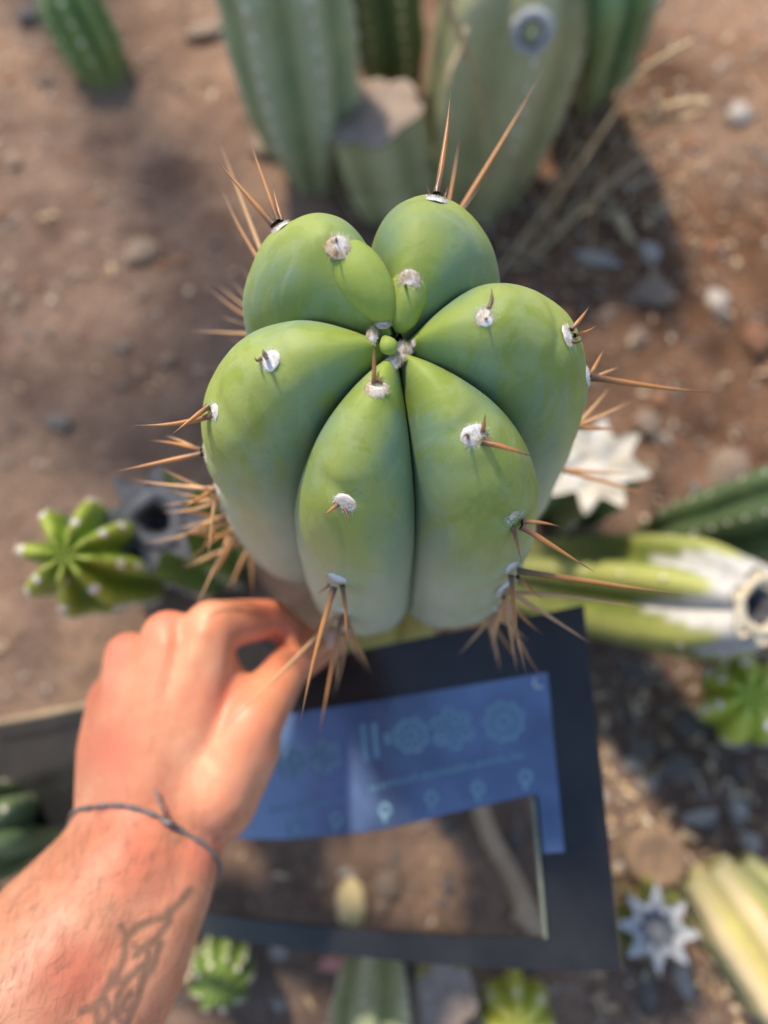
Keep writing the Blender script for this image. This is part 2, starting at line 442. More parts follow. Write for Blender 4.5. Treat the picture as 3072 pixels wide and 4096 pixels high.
rib_lobe('A', .0045, .0250, [.0020, .0053, .0067, .0077, .0083, .0084, .0076, .0050], [.45, .30, .32, .42, .55, .75, 1.05, 1.9], -.0018)
rib_lobe('B', .0032, .0150, [.0018, .0041, .0050, .0056, .0060, .0062, .0056, .0042], [.45, .26, .28, .36, .5, .72, 1.05, 1.8], .0)
add_lobe('young_segment', [(1572, 1412, .2225), (1564, 1400, .2215), (1552, 1380, .2215), (1538, 1352, .2235)], [.0003, .0022, .0027, .0010])

def add_spine(par, base, tip, rad, kind):
    d = tip - base; L = d.length
    o = bpy.data.objects.new('spine', rnd.choice(SPINES[kind])); col.objects.link(o); o.parent = par
    m = frame_mat(base, d, rnd.uniform(0, 6.28)) @ Matrix.Diagonal((rad * 1.18, rad * 1.18, L, 1))
    o.matrix_parent_inverse = Matrix.Identity(4)
    o.matrix_basis = par['_w'].inverted() @ m if False else PW[par.name].inverted() @ m
    return o
PW = {}
def add_areole(origin, normal, size, me, sink=.0, lat=1.0):
    o = bpy.data.objects.new('areole', me); col.objects.link(o); o.parent = CACT
    m = frame_mat(Vector(origin) - Vector(normal).normalized() * sink, normal, rnd.uniform(0, 6.28)) @ Matrix.Diagonal((size, size * lat, size, 1))
    o.matrix_basis = Matrix.Translation(-CACT.location) @ m; PW[o.name] = m
    return o
# (rib, ridge position, size mm, wool, spines [(base offset px, tip px, depth change, radius mm, kind)])
AR = [
 ('A', fidx(r=.0245), 3.6, 'T', [((-5, -15), (1345, 945), -.004, .55, 'dark'), ((-8, 18), (1330, 1030), -.006, .4, 'dark')]),
 ('A', fidx(z=-.010), 3.3, 'W', [((-20, 0), (860, 640), .004, .95, 'amber'), ((15, -15), (1092, 738), .006, .55, 'amber'), ((0, -12), (990, 572), .022, .8, 'amber')]),
 ('A', fidx(z=-.050), 3.3, 'W', [((0, 0), (872, 556), .030, .95, 'old'), ((0, 0), (884, 748), .012, .8, 'amber')]),
 ('A', fidx(z=-.095), 3.2, 'W', [((0, 0), (765, 1325), .0, .9, 'old'), ((0, 0), (862, 1132), .02, .7, 'old'), ((0, 0), (905, 1100), .01, .8, 'amber'), ((0, 0), (960, 1060), .02, .7, 'old')]),
 ('A', fidx(z=-.135), 3.2, 'W', [((0, 0), (800, 1480), .01, .8, 'amber'), ((0, 0), (880, 1330), .02, .7, 'amber')]),
 ('B', fidx(r=.0135), 3.5, 'T', [((-12, 10), (1622, 1140), -.006, .5, 'dark')]),
 ('B', fidx(r=.0445), 3.7, 'W', [((0, -12), (1802, 362), .006, 1.0, 'amber'), ((-25, 10), (1708, 738), .0, .5, 'dark'), ((30, 12), (1800, 728), .0, .55, 'dark')]),
 ('B', fidx(z=-.045), 3.4, 'W', [((0, 0), (2182, 268), .010, 1.15, 'amber'), ((0, 0), (1836, 555), .012, .85, 'amber'), ((0, 0), (1925, 740), .0, .7, 'dark')]),
 ('C', fidx(r=.0225), 3.7, 'W', [((10, -20), (1957, 1150), .002, .65, 'dark'), ((-5, 25), (1938, 1275), -.006, .4, 'dark')]),
 ('C', fidx(r=.0462), 3.5, 'W', [((0, -18), (2357, 1222), .002, .75, 'amber'), ((12, 5), (2392, 1300), .012, .6, 'amber'), ((-8, 28), (2330, 1357), -.004, .6, 'dark')]),
 ('C', fidx(z=-.033), 3.4, 'W', [((0, 0), (2868, 1570), .012, 1.15, 'amber'), ((0, 0), (2422, 1388), .004, .8, 'amber'), ((10, 10), (2475, 1470), .02, .75, 'old')]),
 ('C', fidx(z=-.075), 3.4, 'W', [((0, 0), (2532, 1605), .006, .95, 'old'), ((0, 0), (2480, 1712), .006, .95, 'amber'), ((0, 0), (2440, 1555), .01, .8, 'old')]),
 ('C', fidx(z=-.120), 3.4, 'W', [((0, 0), (2668, 2012), -.01, 1.0, 'amber'), ((0, 0), (2560, 1900), .0, .9, 'old')]),
 ('D', fidx(r=.0335), 4.3, 'W', [((22, 22), (2130, 1836), .0, .95, 'amber'), ((25, -18), (1942, 1652), -.002, .7, 'amber'), ((-35, 8), (1848, 1748), -.008, .55, 'dark')]),
 ('D', fidx(r=.0540), 3.9, 'W', [((30, 0), (2245, 2112), .004, .8, 'amber'), ((28, 18), (2376, 2294), .004, .95, 'amber'), ((-5, 20), (2086, 2242), .0, .75, 'dark')]),
 ('D', fidx(z=-.058), 3.8, 'W', [((20, 5), (2746, 2336), .0, 1.05, 'amber'), ((-5, 25), (2054, 2622), .006, 1.0, 'amber'), ((20, 30), (2170, 2400), .012, .7, 'amber')]),
 ('D', fidx(z=-.100), 3.7, 'W', [((0, 0), (2585, 2412), .0, .95, 'old'), ((0, 10), (2178, 2536), .006, .9, 'amber'), ((0, 20), (1962, 2590), .02, .85, 'old'), ((0, 20), (2062, 2690), .006, .85, 'old')]),
 ('D', fidx(z=-.140), 3.6, 'W', [((0, 10), (1985, 2640), .0, .9, 'old'), ((0, 10), (2110, 2560), .01, .9, 'old'), ((0, 10), (1830, 2620), .01, .8, 'old')]),
 ('E', fidx(r=.0178), 3.5, 'T', [((-10, -12), (1497, 1362), -.004, .75, 'amber'), ((18, -12), (1521, 1478), .001, .5, 'amber')]),
 ('E', fidx(r=.0482), 3.7, 'W', [((-18, -5), (1294, 2062), -.002, .65, 'amber'), ((10, 15), (1402, 2088), -.004, .55, 'dark')]),
 ('E', fidx(z=-.058), 3.9, 'W', [((-30, 10), (1270, 2376), .0, .65, 'dark'), ((-10, 20), (1200, 2900), -.006, 1.0, 'amber'), ((22, 15), (1384, 2592), .006, .85, 'amber')]),
 ('E', fidx(z=-.104), 3.6, 'W', [((-15, 10), (885, 2922), -.01, .9, 'old'), ((0, 20), (1276, 2944), .0, 1.0, 'amber'), ((15, 15), (1492, 2706), .02, .8, 'amber'), ((10, 15), (1440, 2650), .03, .8, 'old'), ((10, 10), (1350, 2760), .02, .8, 'old')]),
 ('E', fidx(z=-.150), 3.5, 'W', [((0, 10), (1330, 2790), .02, .8, 'old'), ((10, 10), (1470, 2690), .02, .8, 'old'), ((-10, 10), (1200, 2700), .02, .7, 'old')]),
 ('F', fidx(r=.0335), 3.7, 'W', [((-25, 0), (1018, 1426), -.004, .5, 'dark'), ((0, -5), (1050, 1400), -.010, .55, 'dark'), ((-5, -20), (1052, 1395), -.006, .4, 'dark')]),
 ('F', fidx(r=.0520), 3.4, 'W', [((12, 14), (528, 1702), .004, .95, 'amber'), ((-10, -20), (688, 1736), -.006, .85, 'amber')]),
 ('F', fidx(z=-.046), 3.4, 'W', [((-8, -15), (586, 1762), .012, .85, 'amber'), ((-10, 0), (448, 1890), .0, 1.0, 'amber'), ((0, 0), (660, 1742), .03, .8, 'old')]),
 ('F', fidx(z=-.080), 3.4, 'W', [((0, 0), (532, 1922), .006, .95, 'old'), ((0, 0), (718, 2046), -.01, .95, 'amber'), ((0, 0), (828, 2236), .0, .8, 'old')]),
 ('F', fidx(z=-.112), 3.4, 'W', [((0, 0), (652, 2184), .0, 1.0, 'amber'), ((0, 0), (800, 2225), .006, .8, 'amber'), ((0, 0), (700, 2110), .01, .8, 'old')]),
 ('F', fidx(z=-.140), 3.3, 'W', [((0, 0), (818, 2348), .0, 1.0, 'amber'), ((0, 0), (850, 2300), .02, .9, 'old'), ((0, 0), (870, 2240), .02, .9, 'old')]),
 ('F', fidx(z=-.165), 3.3, 'W', [((0, 0), (935, 2375), .01, 1.0, 'old'), ((0, 0), (1005, 2385), .01, .9, 'old'), ((0, 0), (900, 2350), .02, .9, 'old')]),
]
NOTCH = {k: [a[1] for a in AR if a[0] == k and a[1] > 12] for k in ORDER}
for k in ORDER:
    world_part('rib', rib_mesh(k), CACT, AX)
for k, f, size, wool, sp in AR:
    p, nrm, r = rib_frame(k, f)
    me = rnd.choice(AREOLE_TAN if wool == 'T' else AREOLE)
    a = add_areole(p, nrm, size / 1000, me, -.0009 if wool == 'T' and k in 'AB' else .0004, rnd.uniform(.85, 1.05))
    u, v, d = proj(p + nrm * .0006)
    for (ou, ov), (tu, tv), dd, rad, kind in sp:
        add_spine(a, pix(u + ou, v + ov, d + .0008), pix(tu, tv, d + dd), rad / 1000, kind)
for k in 'AFFD':
    for z in (-.090, -.128, -.156):
        p, nrm, r = rib_frame(k, fidx(z=z + rnd.uniform(-.006, .006)))
        a = add_areole(p, nrm, .0034, rnd.choice(AREOLE), .0004)
        for q in range(2):
            d = (nrm + Vector((rnd.gauss(0, .35), rnd.gauss(0, .35), rnd.gauss(-.1, .35)))).normalized()
            add_spine(a, p, p + d * rnd.uniform(.024, .044), rnd.uniform(.0006, .0010), rnd.choice(('old', 'old', 'amber')))
# wool tufts round the growing point
up = Vector((0, -.4, 1))
for (u, v, d, sz, lat) in [(1487, 1345, .2230, 3.0, .6), (1532, 1297, .2225, 2.4, .55), (1575, 1447, .2225, 2.6, .8), (1600, 1432, .2235, 2.0, .6), (1655, 1372, .2235, 1.2, .6), (1548, 1500, .2210, 1.6, .5), (1606, 1402, .2262, 3.0, .9), (1590, 1425, .2240, 2.2, .7), (1630, 1392, .2262, 2.2, .6)]:
    add_areole(pix(u, v, d), up, sz / 1000, rnd.choice(AREOLE_TAN), 0, lat)
# corky band low on the old stem
V, F = join([tube([pix(1740 + 18 * i + rnd.uniform(-4, 4), 2492 - 6 * i, .372) , pix(1744 + 18 * i, 2520 - 6 * i, .378)], [.0022, .0016], 7) for i in range(9)])
world_part('cork_band', mesh('cork_band', [Vector(v) - AX for v in V], F, M['cork']), CACT, AX)

# ------------------------------------------------------------------ neighbouring cacti
def column(name, label, base, tip, R, nr, m, dep=.28, bow=(0, 0, 0), cut=False, dome=1.0, phase=.3, base_w=.62, spacing=.022, areoles=True,
           lobe_pow=.8, star=False, callus=0., group=None, cat='cactus', areole_size=.0028, bevel=0., sink=.02):
    base = Vector(base) - Vector((0, 0, sink)); tip = Vector(tip); ax = tip - base; L = ax.length
    t = thing(name, label, cat, base + Vector((0, 0, sink)), group)
    bow = Vector(bow)
    NR = max(26, int(L / (.003 if callus else .006))); SEG = nr * 10; V = []; RI = []; UP = []; CA = []
    up = ax.normalized(); e1 = up.orthogonal().normalized(); e2 = up.cross(e1)
    tl = dome * R / L if not cut else 0
    rows = []
    for i in range(NR + 1):
        s = i / NR
        if cut: rows.append((s, 1.0))
        else:
            # straight part, then a dome spread over equal angles
            k = int(NR * .7)
            if i <= k: rows.append(((1 - tl) * i / k, 1.0))
            else:
                a = (math.pi / 2) * (i - k) / (NR - k)
                rows.append((1 - tl + tl * math.sin(a), max(math.cos(a), .02)))
    def centre(s): return base + ax * s + bow * (4 * s * (1 - s))
    def radius(s): return R * lerp(base_w, 1, sstep(0, .45, s)) * (1 + .05 * noise.noise(Vector((s * 6, nr, R * 99))))
    def prof(a):
        c = (1 - abs(math.sin(nr * a / 2 + phase)) ** 1.15) if star else abs(math.cos(nr * a / 2 + phase)) ** lobe_pow
        jit = 1 + (.15 if cut else .07) * noise.noise(Vector((math.cos(a) * 2.2, math.sin(a) * 2.2, R * 500))) + (.03 * noise.noise(Vector((math.cos(a) * 9, math.sin(a) * 9, R * 300))) if cut else 0)
        return ((1 - dep) + dep * c) * jit, c
    for s, q in rows:
        cp = centre(s); rr = radius(s) * q
        if bevel and s > 1 - bevel: rr *= 1 - .45 * ((s - 1 + bevel) / bevel) ** 2
        for j in range(SEG):
            a = 2 * math.pi * j / SEG; f, c = prof(a)
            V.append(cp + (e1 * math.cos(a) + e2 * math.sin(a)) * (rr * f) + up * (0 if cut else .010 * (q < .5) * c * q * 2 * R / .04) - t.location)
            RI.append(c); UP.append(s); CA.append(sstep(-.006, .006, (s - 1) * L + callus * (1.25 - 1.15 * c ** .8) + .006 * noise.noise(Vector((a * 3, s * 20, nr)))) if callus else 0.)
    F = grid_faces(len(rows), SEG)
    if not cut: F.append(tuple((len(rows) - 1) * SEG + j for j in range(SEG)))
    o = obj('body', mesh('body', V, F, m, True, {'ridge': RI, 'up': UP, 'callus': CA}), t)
    if areoles:
        for k in range(nr):
            a = (2 * math.pi * k - 2 * phase) / nr
            er = e1 * math.cos(a) + e2 * math.sin(a)
            x = .35 * L + spacing * (k % 2) * .5
            while x < L * .998:
                s = x / L
                if cut or s < 1 - tl: q = 1.; n = er
                else:
                    sa = clamp((s - 1 + tl) / tl); q = math.sqrt(max(0, 1 - sa * sa)); n = er * q + up * sa
                if cut and s > .9: break
                if q > .18 and rnd.random() > .12:
                    p = centre(s) + er * radius(s) * q - t.location
                    ao = bpy.data.objects.new('areole', FAR_AREOLE); col.objects.link(ao); ao.parent = t
                    sz = areole_size * rnd.uniform(.85, 1.15)
                    ao.matrix_basis = frame_mat(p, n, rnd.uniform(0, 6)) @ Matrix.Diagonal((sz, sz, sz, 1))
                x += spacing * rnd.uniform(.9, 1.1) * (1 if s < 1 - tl else .7)
    t_data = dict(root=t, e1=e1, e2=e2, up=up, prof=prof, R=radius(1.0), tip=tip, nr=nr, SEG=SEG, bevel=bevel)
    return t_data
def cut_face(cd, m_face, m_ring=None, m_hole=None, hole=.3, ring=.42, dish=.12, scale=1.004, lift=.0012):
    t = cd['root']; SEG = cd['SEG']; R = cd['R'] * (.55 if cd['bevel'] else 1) * scale
    hq = hole if m_hole else 0.
    def row(q, drop=0.):
        out = []
        for j in range(SEG):
            a = 2 * math.pi * j / SEG; f, c = cd['prof'](a)
            ff = lerp(1, f, sstep(0, .9, q))
            h = lift - dish * R * (1 - q) ** 1.2 + (.09 * noise.noise(Vector((math.cos(a) * q * 3, math.sin(a) * q * 3, R * 50))) + .05 * noise.noise(Vector((math.cos(a) * q * 9, math.sin(a) * q * 9, R * 70)))) * R * (q < .99)
            ff *= 1 + .16 * noise.noise(Vector((math.cos(a) * 1.8, math.sin(a) * 1.8, R * 900))) * (1 - q)
            out.append(cd['tip'] + (cd['e1'] * math.cos(a) + cd['e2'] * math.sin(a)) * (R * ff * max(q, .01)) + cd['up'] * (h - drop * R) - t.location)
        return out
    V = []
    for i in range(10): V += row(lerp(1, hq, i / 9))
    obj('cut_face', mesh('cut_face', V, grid_faces(10, SEG), m_face), t)
    if m_hole:
        V = []
        for i in range(7): V += row(hq * (1 - i / 6), .45 * sstep(0, .7, i / 6))
        obj('pith', mesh('pith', V, grid_faces(7, SEG), m_hole), t)
    if m_ring:
        P = []
        for j in range(24):
            a = 2 * math.pi * j / 24
            P.append((a, 1 + .08 * math.sin(3 * a)))
        V = []; seg = 8
        for a, w in P:
            c = cd['tip'] + (cd['e1'] * math.cos(a) + cd['e2'] * math.sin(a)) * R * ring * w + cd['up'] * (lift - dish * R * .3) - t.location
            er = cd['e1'] * math.cos(a) + cd['e2'] * math.sin(a)
            for k in range(seg):
                b = 2 * math.pi * k / seg
                V.append(c + (er * math.cos(b) * .13 + cd['up'] * math.sin(b) * .10) * R)
        Fc = grid_faces(24, seg) + [((23) * seg + k, (23) * seg + (k + 1) % seg, (k + 1) % seg, k) for k in range(seg)]
        obj('pith_ring', mesh('pith_ring', V, Fc, m_ring), t)

G_blue = mat_column('stem_blue_green', (.23, .31, .17), (.32, .37, .18), (.42, .46, .30))
G_dark = mat_column('stem_dark_green', (.05, .10, .045), (.08, .13, .05), (.13, .18, .08))
G_mid = mat_column('stem_green', (.08, .16, .025), (.13, .21, .04), (.22, .30, .07))
G_lime = mat_column('stem_lime', (.13, .22, .012), (.19, .28, .018), (.46, .50, .07), .4)
G_olive = mat_column('stem_olive', (.27, .27, .13), (.34, .33, .16), (.42, .41, .23))
G_yel = mat_column('stem_yellowing', (.08, .115, .02), (.155, .18, .03), (.38, .39, .12))
G_straw = mat_column('stem_dry', (.42, .33, .14), (.44, .40, .13), (.60, .47, .30), .8)
C_white = mat_simple('callus_white', (.50, .43, .30), (.58, .57, .54), 38, .6, .8, .003)
C_grey = mat_simple('callus_grey', (.30, .32, .35), (.46, .46, .45), 70, .8, .7, .002)
C_dark = mat_simple('callus_dark', (.075, .08, .09), (.17, .175, .19), 90, .8, .8, .002)
C_cream = mat_simple('pith_cream', (.50, .40, .24), (.60, .54, .42), 80, .7, .5, .001)
C_tan = mat_simple('cork_tan', (.25, .19, .15), (.37, .29, .24), 60, .9, .7, .002)
C_black = mat_simple('pith_dark', (.03, .03, .035), (.09, .09, .10), 80, .9, .5, .001)

column('small_cactus', 'small dark green ribbed cactus leaning at the top left corner', gnd(440, 320), pix(215, -110, .86), .040, 9, G_mid, spacing=.02)
column('cactus_pup', 'bright green pup poking in at the top left edge beside a darker cactus', gnd(300, 60), pix(200, -60, .96), .026, 8, G_lime, spacing=.018)
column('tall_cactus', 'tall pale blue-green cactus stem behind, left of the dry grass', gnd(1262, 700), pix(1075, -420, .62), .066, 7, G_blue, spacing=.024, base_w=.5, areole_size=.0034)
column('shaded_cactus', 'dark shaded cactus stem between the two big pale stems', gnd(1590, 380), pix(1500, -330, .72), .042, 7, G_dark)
cd = column('cactus_stump', 'short olive stump with a tan corky top behind the main cactus', gnd(1600, 800), pix(1492, 450, .78), .056, 6, G_olive, cut=True, areoles=False, base_w=.9, dep=.2)
cut_face(cd, C_tan, dish=.05)
cd5 = column('scarred_cactus', 'thick olive cactus stem with a round black scar at the top', gnd(1890, 770), pix(2150, -330, .64), .074, 6, G_olive, base_w=.7, dep=.2, areole_size=.0034)
# its scar: a grey callus ring round a dark hole
bo = [c_ for c_ in cd5['root'].children if c_.name.startswith('body')][0]
tree5 = BVHTree.FromPolygons([v.co + cd5['root'].location for v in bo.data.vertices], [tuple(f.vertices) for f in bo.data.polygons])
hit5 = tree5.ray_cast(Vector((0, 0, H)), (pix(2128, 128, 1) - Vector((0, 0, H))).normalized())
p = hit5[0] if hit5[0] is not None else pix(2128, 128, .7); n = hit5[1] if hit5[0] is not None else Vector((0, -.5, .8))
if n.dot(Vector((0, 0, H)) - p) < 0: n = -n
sc = cd5['root']
q = frame_mat(p, n)
V = []
for i in range(9):
    rr = [.019, .0185, .016, .012, .0095, .008, .006, .003, .0002][i]; zz = [-.012, .001, .004, .0035, .001, -.003, -.005, -.006, -.006][i]
    for j in range(20):
        a = 2 * math.pi * j / 20; w = 1 + .12 * noise.noise(Vector((math.cos(a) * 2, math.sin(a) * 2, i)))
        V.append((q @ Vector((rr * w * math.cos(a), rr * w * math.sin(a), zz))) - sc.location)
me = mesh('scar', V, grid_faces(9, 20), [C_grey, C_black])
for f in me.polygons:
    if f.vertices[0] >= 3 * 20: f.material_index = 1
obj('scar', me, sc)
column('spotted_cactus', 'green cactus with pale areole dots cut by the top edge, right', gnd(2330, 330), pix(2470, -320, .62), .060, 8, mat_column('stem_sea_green', (.10, .22, .10), (.15, .27, .11), (.24, .33, .14)), areole_size=.004, spacing=.02)
column('lime_cactus', 'bright lime-green cactus with white areoles at the left edge', gnd(600, 2270), pix(262, 2222, .41), .0355, 8, G_lime, lobe_pow=1.7, dep=.46, areole_size=.0030, spacing=.019, dome=1.1, phase=.5)
cd = column('beheaded_cactus', 'green stem with a dark grey star-shaped cut, behind the lime cactus', gnd(900, 2260), pix(615, 2078, .47), .0365, 8, G_mid, cut=True, star=True, dep=.42, phase=.1)
cut_face(cd, C_dark, C_dark, C_black, dish=.2)
cd = column('fresh_cut_cactus', 'cactus stem with a fresh white star-shaped cut, right of the main cactus', gnd(2240, 2010), pix(2378, 1858, .545), .0385, 8, G_dark, cut=True, star=True, dep=.36, phase=.9)
cut_face(cd, C_white, dish=.06)
cd = column('trimmed_cactus', 'yellow-green trimmed stem with whitish cut end and hollow pith at the right edge', gnd(2090, 2290), pix(3040, 2425, .475), .046, 6, G_yel, cut=True, dep=.36, bevel=.22, phase=.2, base_w=.8, callus=.085, areole_size=.0018)
cut_face(cd, C_cream, C_cream, C_black, dish=.1, ring=.66, hole=.5)
column('dark_green_cactus', 'dark green cactus reaching in at the right edge above the trimmed stem', gnd(2560, 2190), pix(3420, 1960, .50), .038, 7, G_dark, areole_size=.0019)
column('lime_pup', 'small bright lime pup with white areoles under the trimmed stem', gnd(2970, 2830), pix(3010, 2785, .53), .035, 7, mat_column('stem_bright_lime', (.24, .36, .02), (.30, .42, .03), (.44, .50, .08), .4), dome=1.2, areole_size=.0042, spacing=.018, base_w=.85)
cd = column('weathered_cut_cactus', 'short stem with a pale grey star-shaped cut at the lower right of the frame', gnd(2590, 3640), pix(2630, 3715, .55), .029, 8, G_yel, cut=True, star=True, dep=.42, phase=.3, areoles=False)
cut_face(cd, C_grey, None, mat_simple('pith_blue_grey', (.10, .115, .14), (.26, .28, .31), 120, .8, .8, .002), dish=.12, lift=.002, hole=.55)
column('wilted_cactus', 'yellowed wilting cactus stem lying on the gravel at the lower right', gnd(2800, 3480, .022), gnd(3240, 4130, .035), .034, 5, G_straw, dep=.4, sink=0, base_w=.8, areoles=False)
column('wilted_cactus', 'thin yellow wilted stem beside the lying one at the right edge', gnd(2950, 3450, .02), gnd(3400, 3900, .03), .024, 5, G_yel, dep=.35, sink=0, areoles=False)
column('round_pup', 'small round green pup below the black frame, beside the forearm', gnd(885, 3800), pix(878, 3960, .545), .0245, 9, G_mid, dome=1.4, spacing=.015, areole_size=.0022)
column('pale_cactus', 'pale ribbed cactus stem rising at the bottom edge, middle', gnd(1500, 3880), pix(1470, 4350, .43), .030, 6, G_blue, base_w=.9)
cd = column('tan_cut_stem', 'pale stem with a tan dried top at the bottom edge beside the pale cactus', gnd(1770, 3900), pix(1785, 3990, .56), .024, 6, G_olive, cut=True, areoles=False, dep=.2)
cut_face(cd, C_tan, dish=.05)
column('yellow_pup', 'yellow-green pup half out of the bottom edge under the frame corner', gnd(2070, 4020), pix(2080, 4110, .56), .030, 7, mat_column('stem_yellow_lime', (.28, .34, .03), (.42, .42, .05), (.52, .50, .12)), dome=1.2)
column('shaded_pup', 'dim green cactus at the left edge behind the wrist', gnd(190, 3270), pix(-170, 3360, .47), .034, 7, G_dark, areole_size=.002)
# brown dry stump on the gravel
t = thing('dry_stump', 'round brown dried stump lying right of the black frame', 'stump', gnd(2600, 3420))
V = []
for i, (rr, zz) in enumerate([(.026, -.01), (.0275, .008), (.0265, .022), (.023, .027), (.017, .0235), (.009, .021), (.0005, .0205)]):
    for j in range(24):
        a = 2 * math.pi * j / 24; w = 1 + .10 * noise.noise(Vector((math.cos(a) * 1.5, math.sin(a) * 1.5, i * .3)))
        V.append((rr * w * math.cos(a), rr * w * math.sin(a) * .92, zz))
obj('body', mesh('body', V, grid_faces(7, 24), mat_simple('stump_brown', (.13, .085, .055), (.24, .16, .105), 70, .9, .8, .003)), t)

# ------------------------------------------------------------------ hand and forearm
def capsule_chain(bm, pts):
    """tapered round capsule through (point, radius) pairs, as overlapping spheres' hull tubes"""
    for (p0, r0), (p1, r1) in zip(pts[:-1], pts[1:]):
        d = p1 - p0; L = d.length; up = d.normalized(); e1 = up.orthogonal().normalized(); e2 = up.cross(e1)
        rows = []
        for i in range(6): a = -math.pi / 2 + math.pi / 2 * i / 5; rows.append((r0 * math.sin(a), r0 * max(math.cos(a), .01)))
        for i in range(1, 4): s = i / 4; rows.append((L * s, lerp(r0, r1, s)))
        for i in range(6): a = math.pi / 2 * i / 5; rows.append((L + r1 * math.sin(a), r1 * max(math.cos(a), .01)))
        seg = 16; vs = []
        for z, r in rows:
            vs.append([bm.verts.new(p0 + up * z + (e1 * math.cos(2 * math.pi * j / seg) + e2 * math.sin(2 * math.pi * j / seg)) * r) for j in range(seg)])
        for i in range(len(rows) - 1):
            for j in range(seg):
                k = (j + 1) % seg; bm.faces.new((vs[i][j], vs[i][k], vs[i + 1][k], vs[i + 1][j]))
        bm.faces.new(vs[0][::-1]); bm.faces.new(vs[-1])
bm = bmesh.new()
def ch(*a): capsule_chain(bm, [(pix(u, v, d), r) for u, v, d, r in a])
# metacarpals
ch((650, 3230, .338, .0155), (760, 2900, .343, .0145), (842, 2505, .350, .0128))
ch((560, 3240, .336, .0165), (610, 2900, .342, .0150), (672, 2548, .352, .0132))
ch((480, 3260, .340, .0155), (500, 2920, .348, .0140), (512, 2622, .360, .0118))
ch((415, 3260, .345, .0135), (418, 3000, .353, .0132), (436, 2790, .368, .0108))
# flesh between the metacarpals
ch((610, 3200, .3365, .0155), (685, 2850, .343, .0148), (755, 2610, .3505, .0124))
ch((520, 3220, .338, .0160), (555, 2880, .345, .0148), (592, 2650, .3545, .0122))
ch((450, 3240, .343, .0145), (462, 2960, .350, .0138), (480, 2740, .3625, .0114))
# palm mass under them
ch((600, 3150, .352, .018), (660, 2700, .366, .015))
ch((520, 3150, .356, .017), (540, 2760, .372, .014))
ch((720, 3100, .354, .018), (790, 2680, .364, .014))
# knuckle tendons
ch((600, 3180, .326, .0052), (700, 2850, .3335, .0050), (815, 2530, .3400, .0050))
ch((575, 3180, .3255, .005), (610, 2850, .332, .0048), (668, 2570, .341, .0050))
# index
ch((842, 2505, .350, .0128), (1085, 2472, .382, .0105), (1190, 2555, .398, .0090), (1262, 2625, .405, .0078))
# curled middle, ring, little fingers
ch((672, 2548, .352, .0132), (800, 2560, .396, .0105), (880, 2660, .398, .0092), (900, 2740, .392, .008))
ch((512, 2622, .360, .0118), (610, 2640, .402, .0102), (720, 2720, .402, .009), (760, 2790, .394, .008))
ch((436, 2790, .368, .0108), (530, 2800, .402, .0090), (620, 2850, .400, .008), (670, 2900, .394, .007))
# thumb with its ball and the web
ch((850, 3170, .342, .0200), (1000, 2890, .349, .0160), (1150, 2672, .374, .0112), (1235, 2610, .388, .0112), (1325, 2570, .399, .0085))
ch((880, 3220, .346, .0170), (1000, 2990, .349, .0150))
ch((700, 3160, .350, .019), (900, 2900, .358, .017), (980, 2800, .356, .012))
ch((850, 2720, .356, .012), (930, 2840, .354, .013))
ch((860, 2640, .356, .010), (945, 2790, .355, .010))
# wrist and forearm
ch((590, 3330, .336, .0235), (520, 3480, .326, .0270), (330, 3760, .309, .0320), (60, 4120, .291, .0370), (-320, 4640, .262, .0430), (-760, 5250, .235, .0450))
ch((720, 3390, .338, .0200), (640, 3560, .328, .0235), (460, 3860, .309, .0300), (180, 4250, .291, .0345), (-200, 4800, .262, .0400))
ch((440, 3300, .338, .0170), (390, 3440, .330, .0200), (200, 3700, .313, .0255), (-60, 4030, .295, .0300), (-400, 4500, .266, .0350))
ch((760, 3270, .344, .0190), (640, 3300, .342, .0220), (480, 3300, .342, .0195))
tmp = bpy.data.meshes.new('tmp'); bm.to_mesh(tmp); bm.free()
to = bpy.data.objects.new('tmp', tmp); col.objects.link(to)
rm = to.modifiers.new('r', 'REMESH'); rm.mode = 'VOXEL'; rm.voxel_size = .0016
smd = to.modifiers.new('s', 'SMOOTH'); smd.factor = .6; smd.iterations = 26
bpy.context.view_layer.update()
dg = bpy.context.evaluated_depsgraph_get()
arm_me = bpy.data.meshes.new_from_object(to.evaluated_get(dg))
bpy.data.objects.remove(to); bpy.data.meshes.remove(tmp)
arm_me.name = 'arm'; arm_me.materials.clear(); arm_me.materials.append(M['human'])
arm_me.polygons.foreach_set('use_smooth', [True] * len(arm_me.polygons))
# tattoo ink, redness of the knuckles
def O5(pts): return [(x * .844, 3300 + y * .844) for x, y in pts]
INK = [O5(p) for p in (
    [(900, 310), (860, 360), (790, 430), (720, 455), (650, 480), (600, 530), (590, 610), (565, 690), (520, 750), (480, 820), (455, 890), (470, 960)],
    [(575, 480), (600, 520), (640, 500)], [(800, 400), (800, 460), (740, 540), (690, 570), (650, 610)], [(640, 570), (665, 600), (640, 620)],
    [(700, 600), (715, 640), (660, 680), (610, 720), (575, 770), (550, 840), (555, 910), (590, 950)], [(560, 690), (560, 740), (600, 740)],
    [(385, 880), (440, 870), (460, 840)], [(620, 800), (590, 830), (580, 870), (610, 890), (630, 850)], [(530, 700), (520, 760), (570, 750)],
    [(690, 690), (670, 760), (650, 830), (600, 940)], [(760, 560), (740, 620), (715, 690)], [(500, 830), (520, 890), (500, 950)])]
REDS = [(480, 2560, 110), (650, 2450, 120), (370, 2780, 90), (1100, 2500, 190), (430, 3000, 130), (530, 3380, 200), (800, 3420, 120), (930, 2800, 110), (300, 3900, 160)]
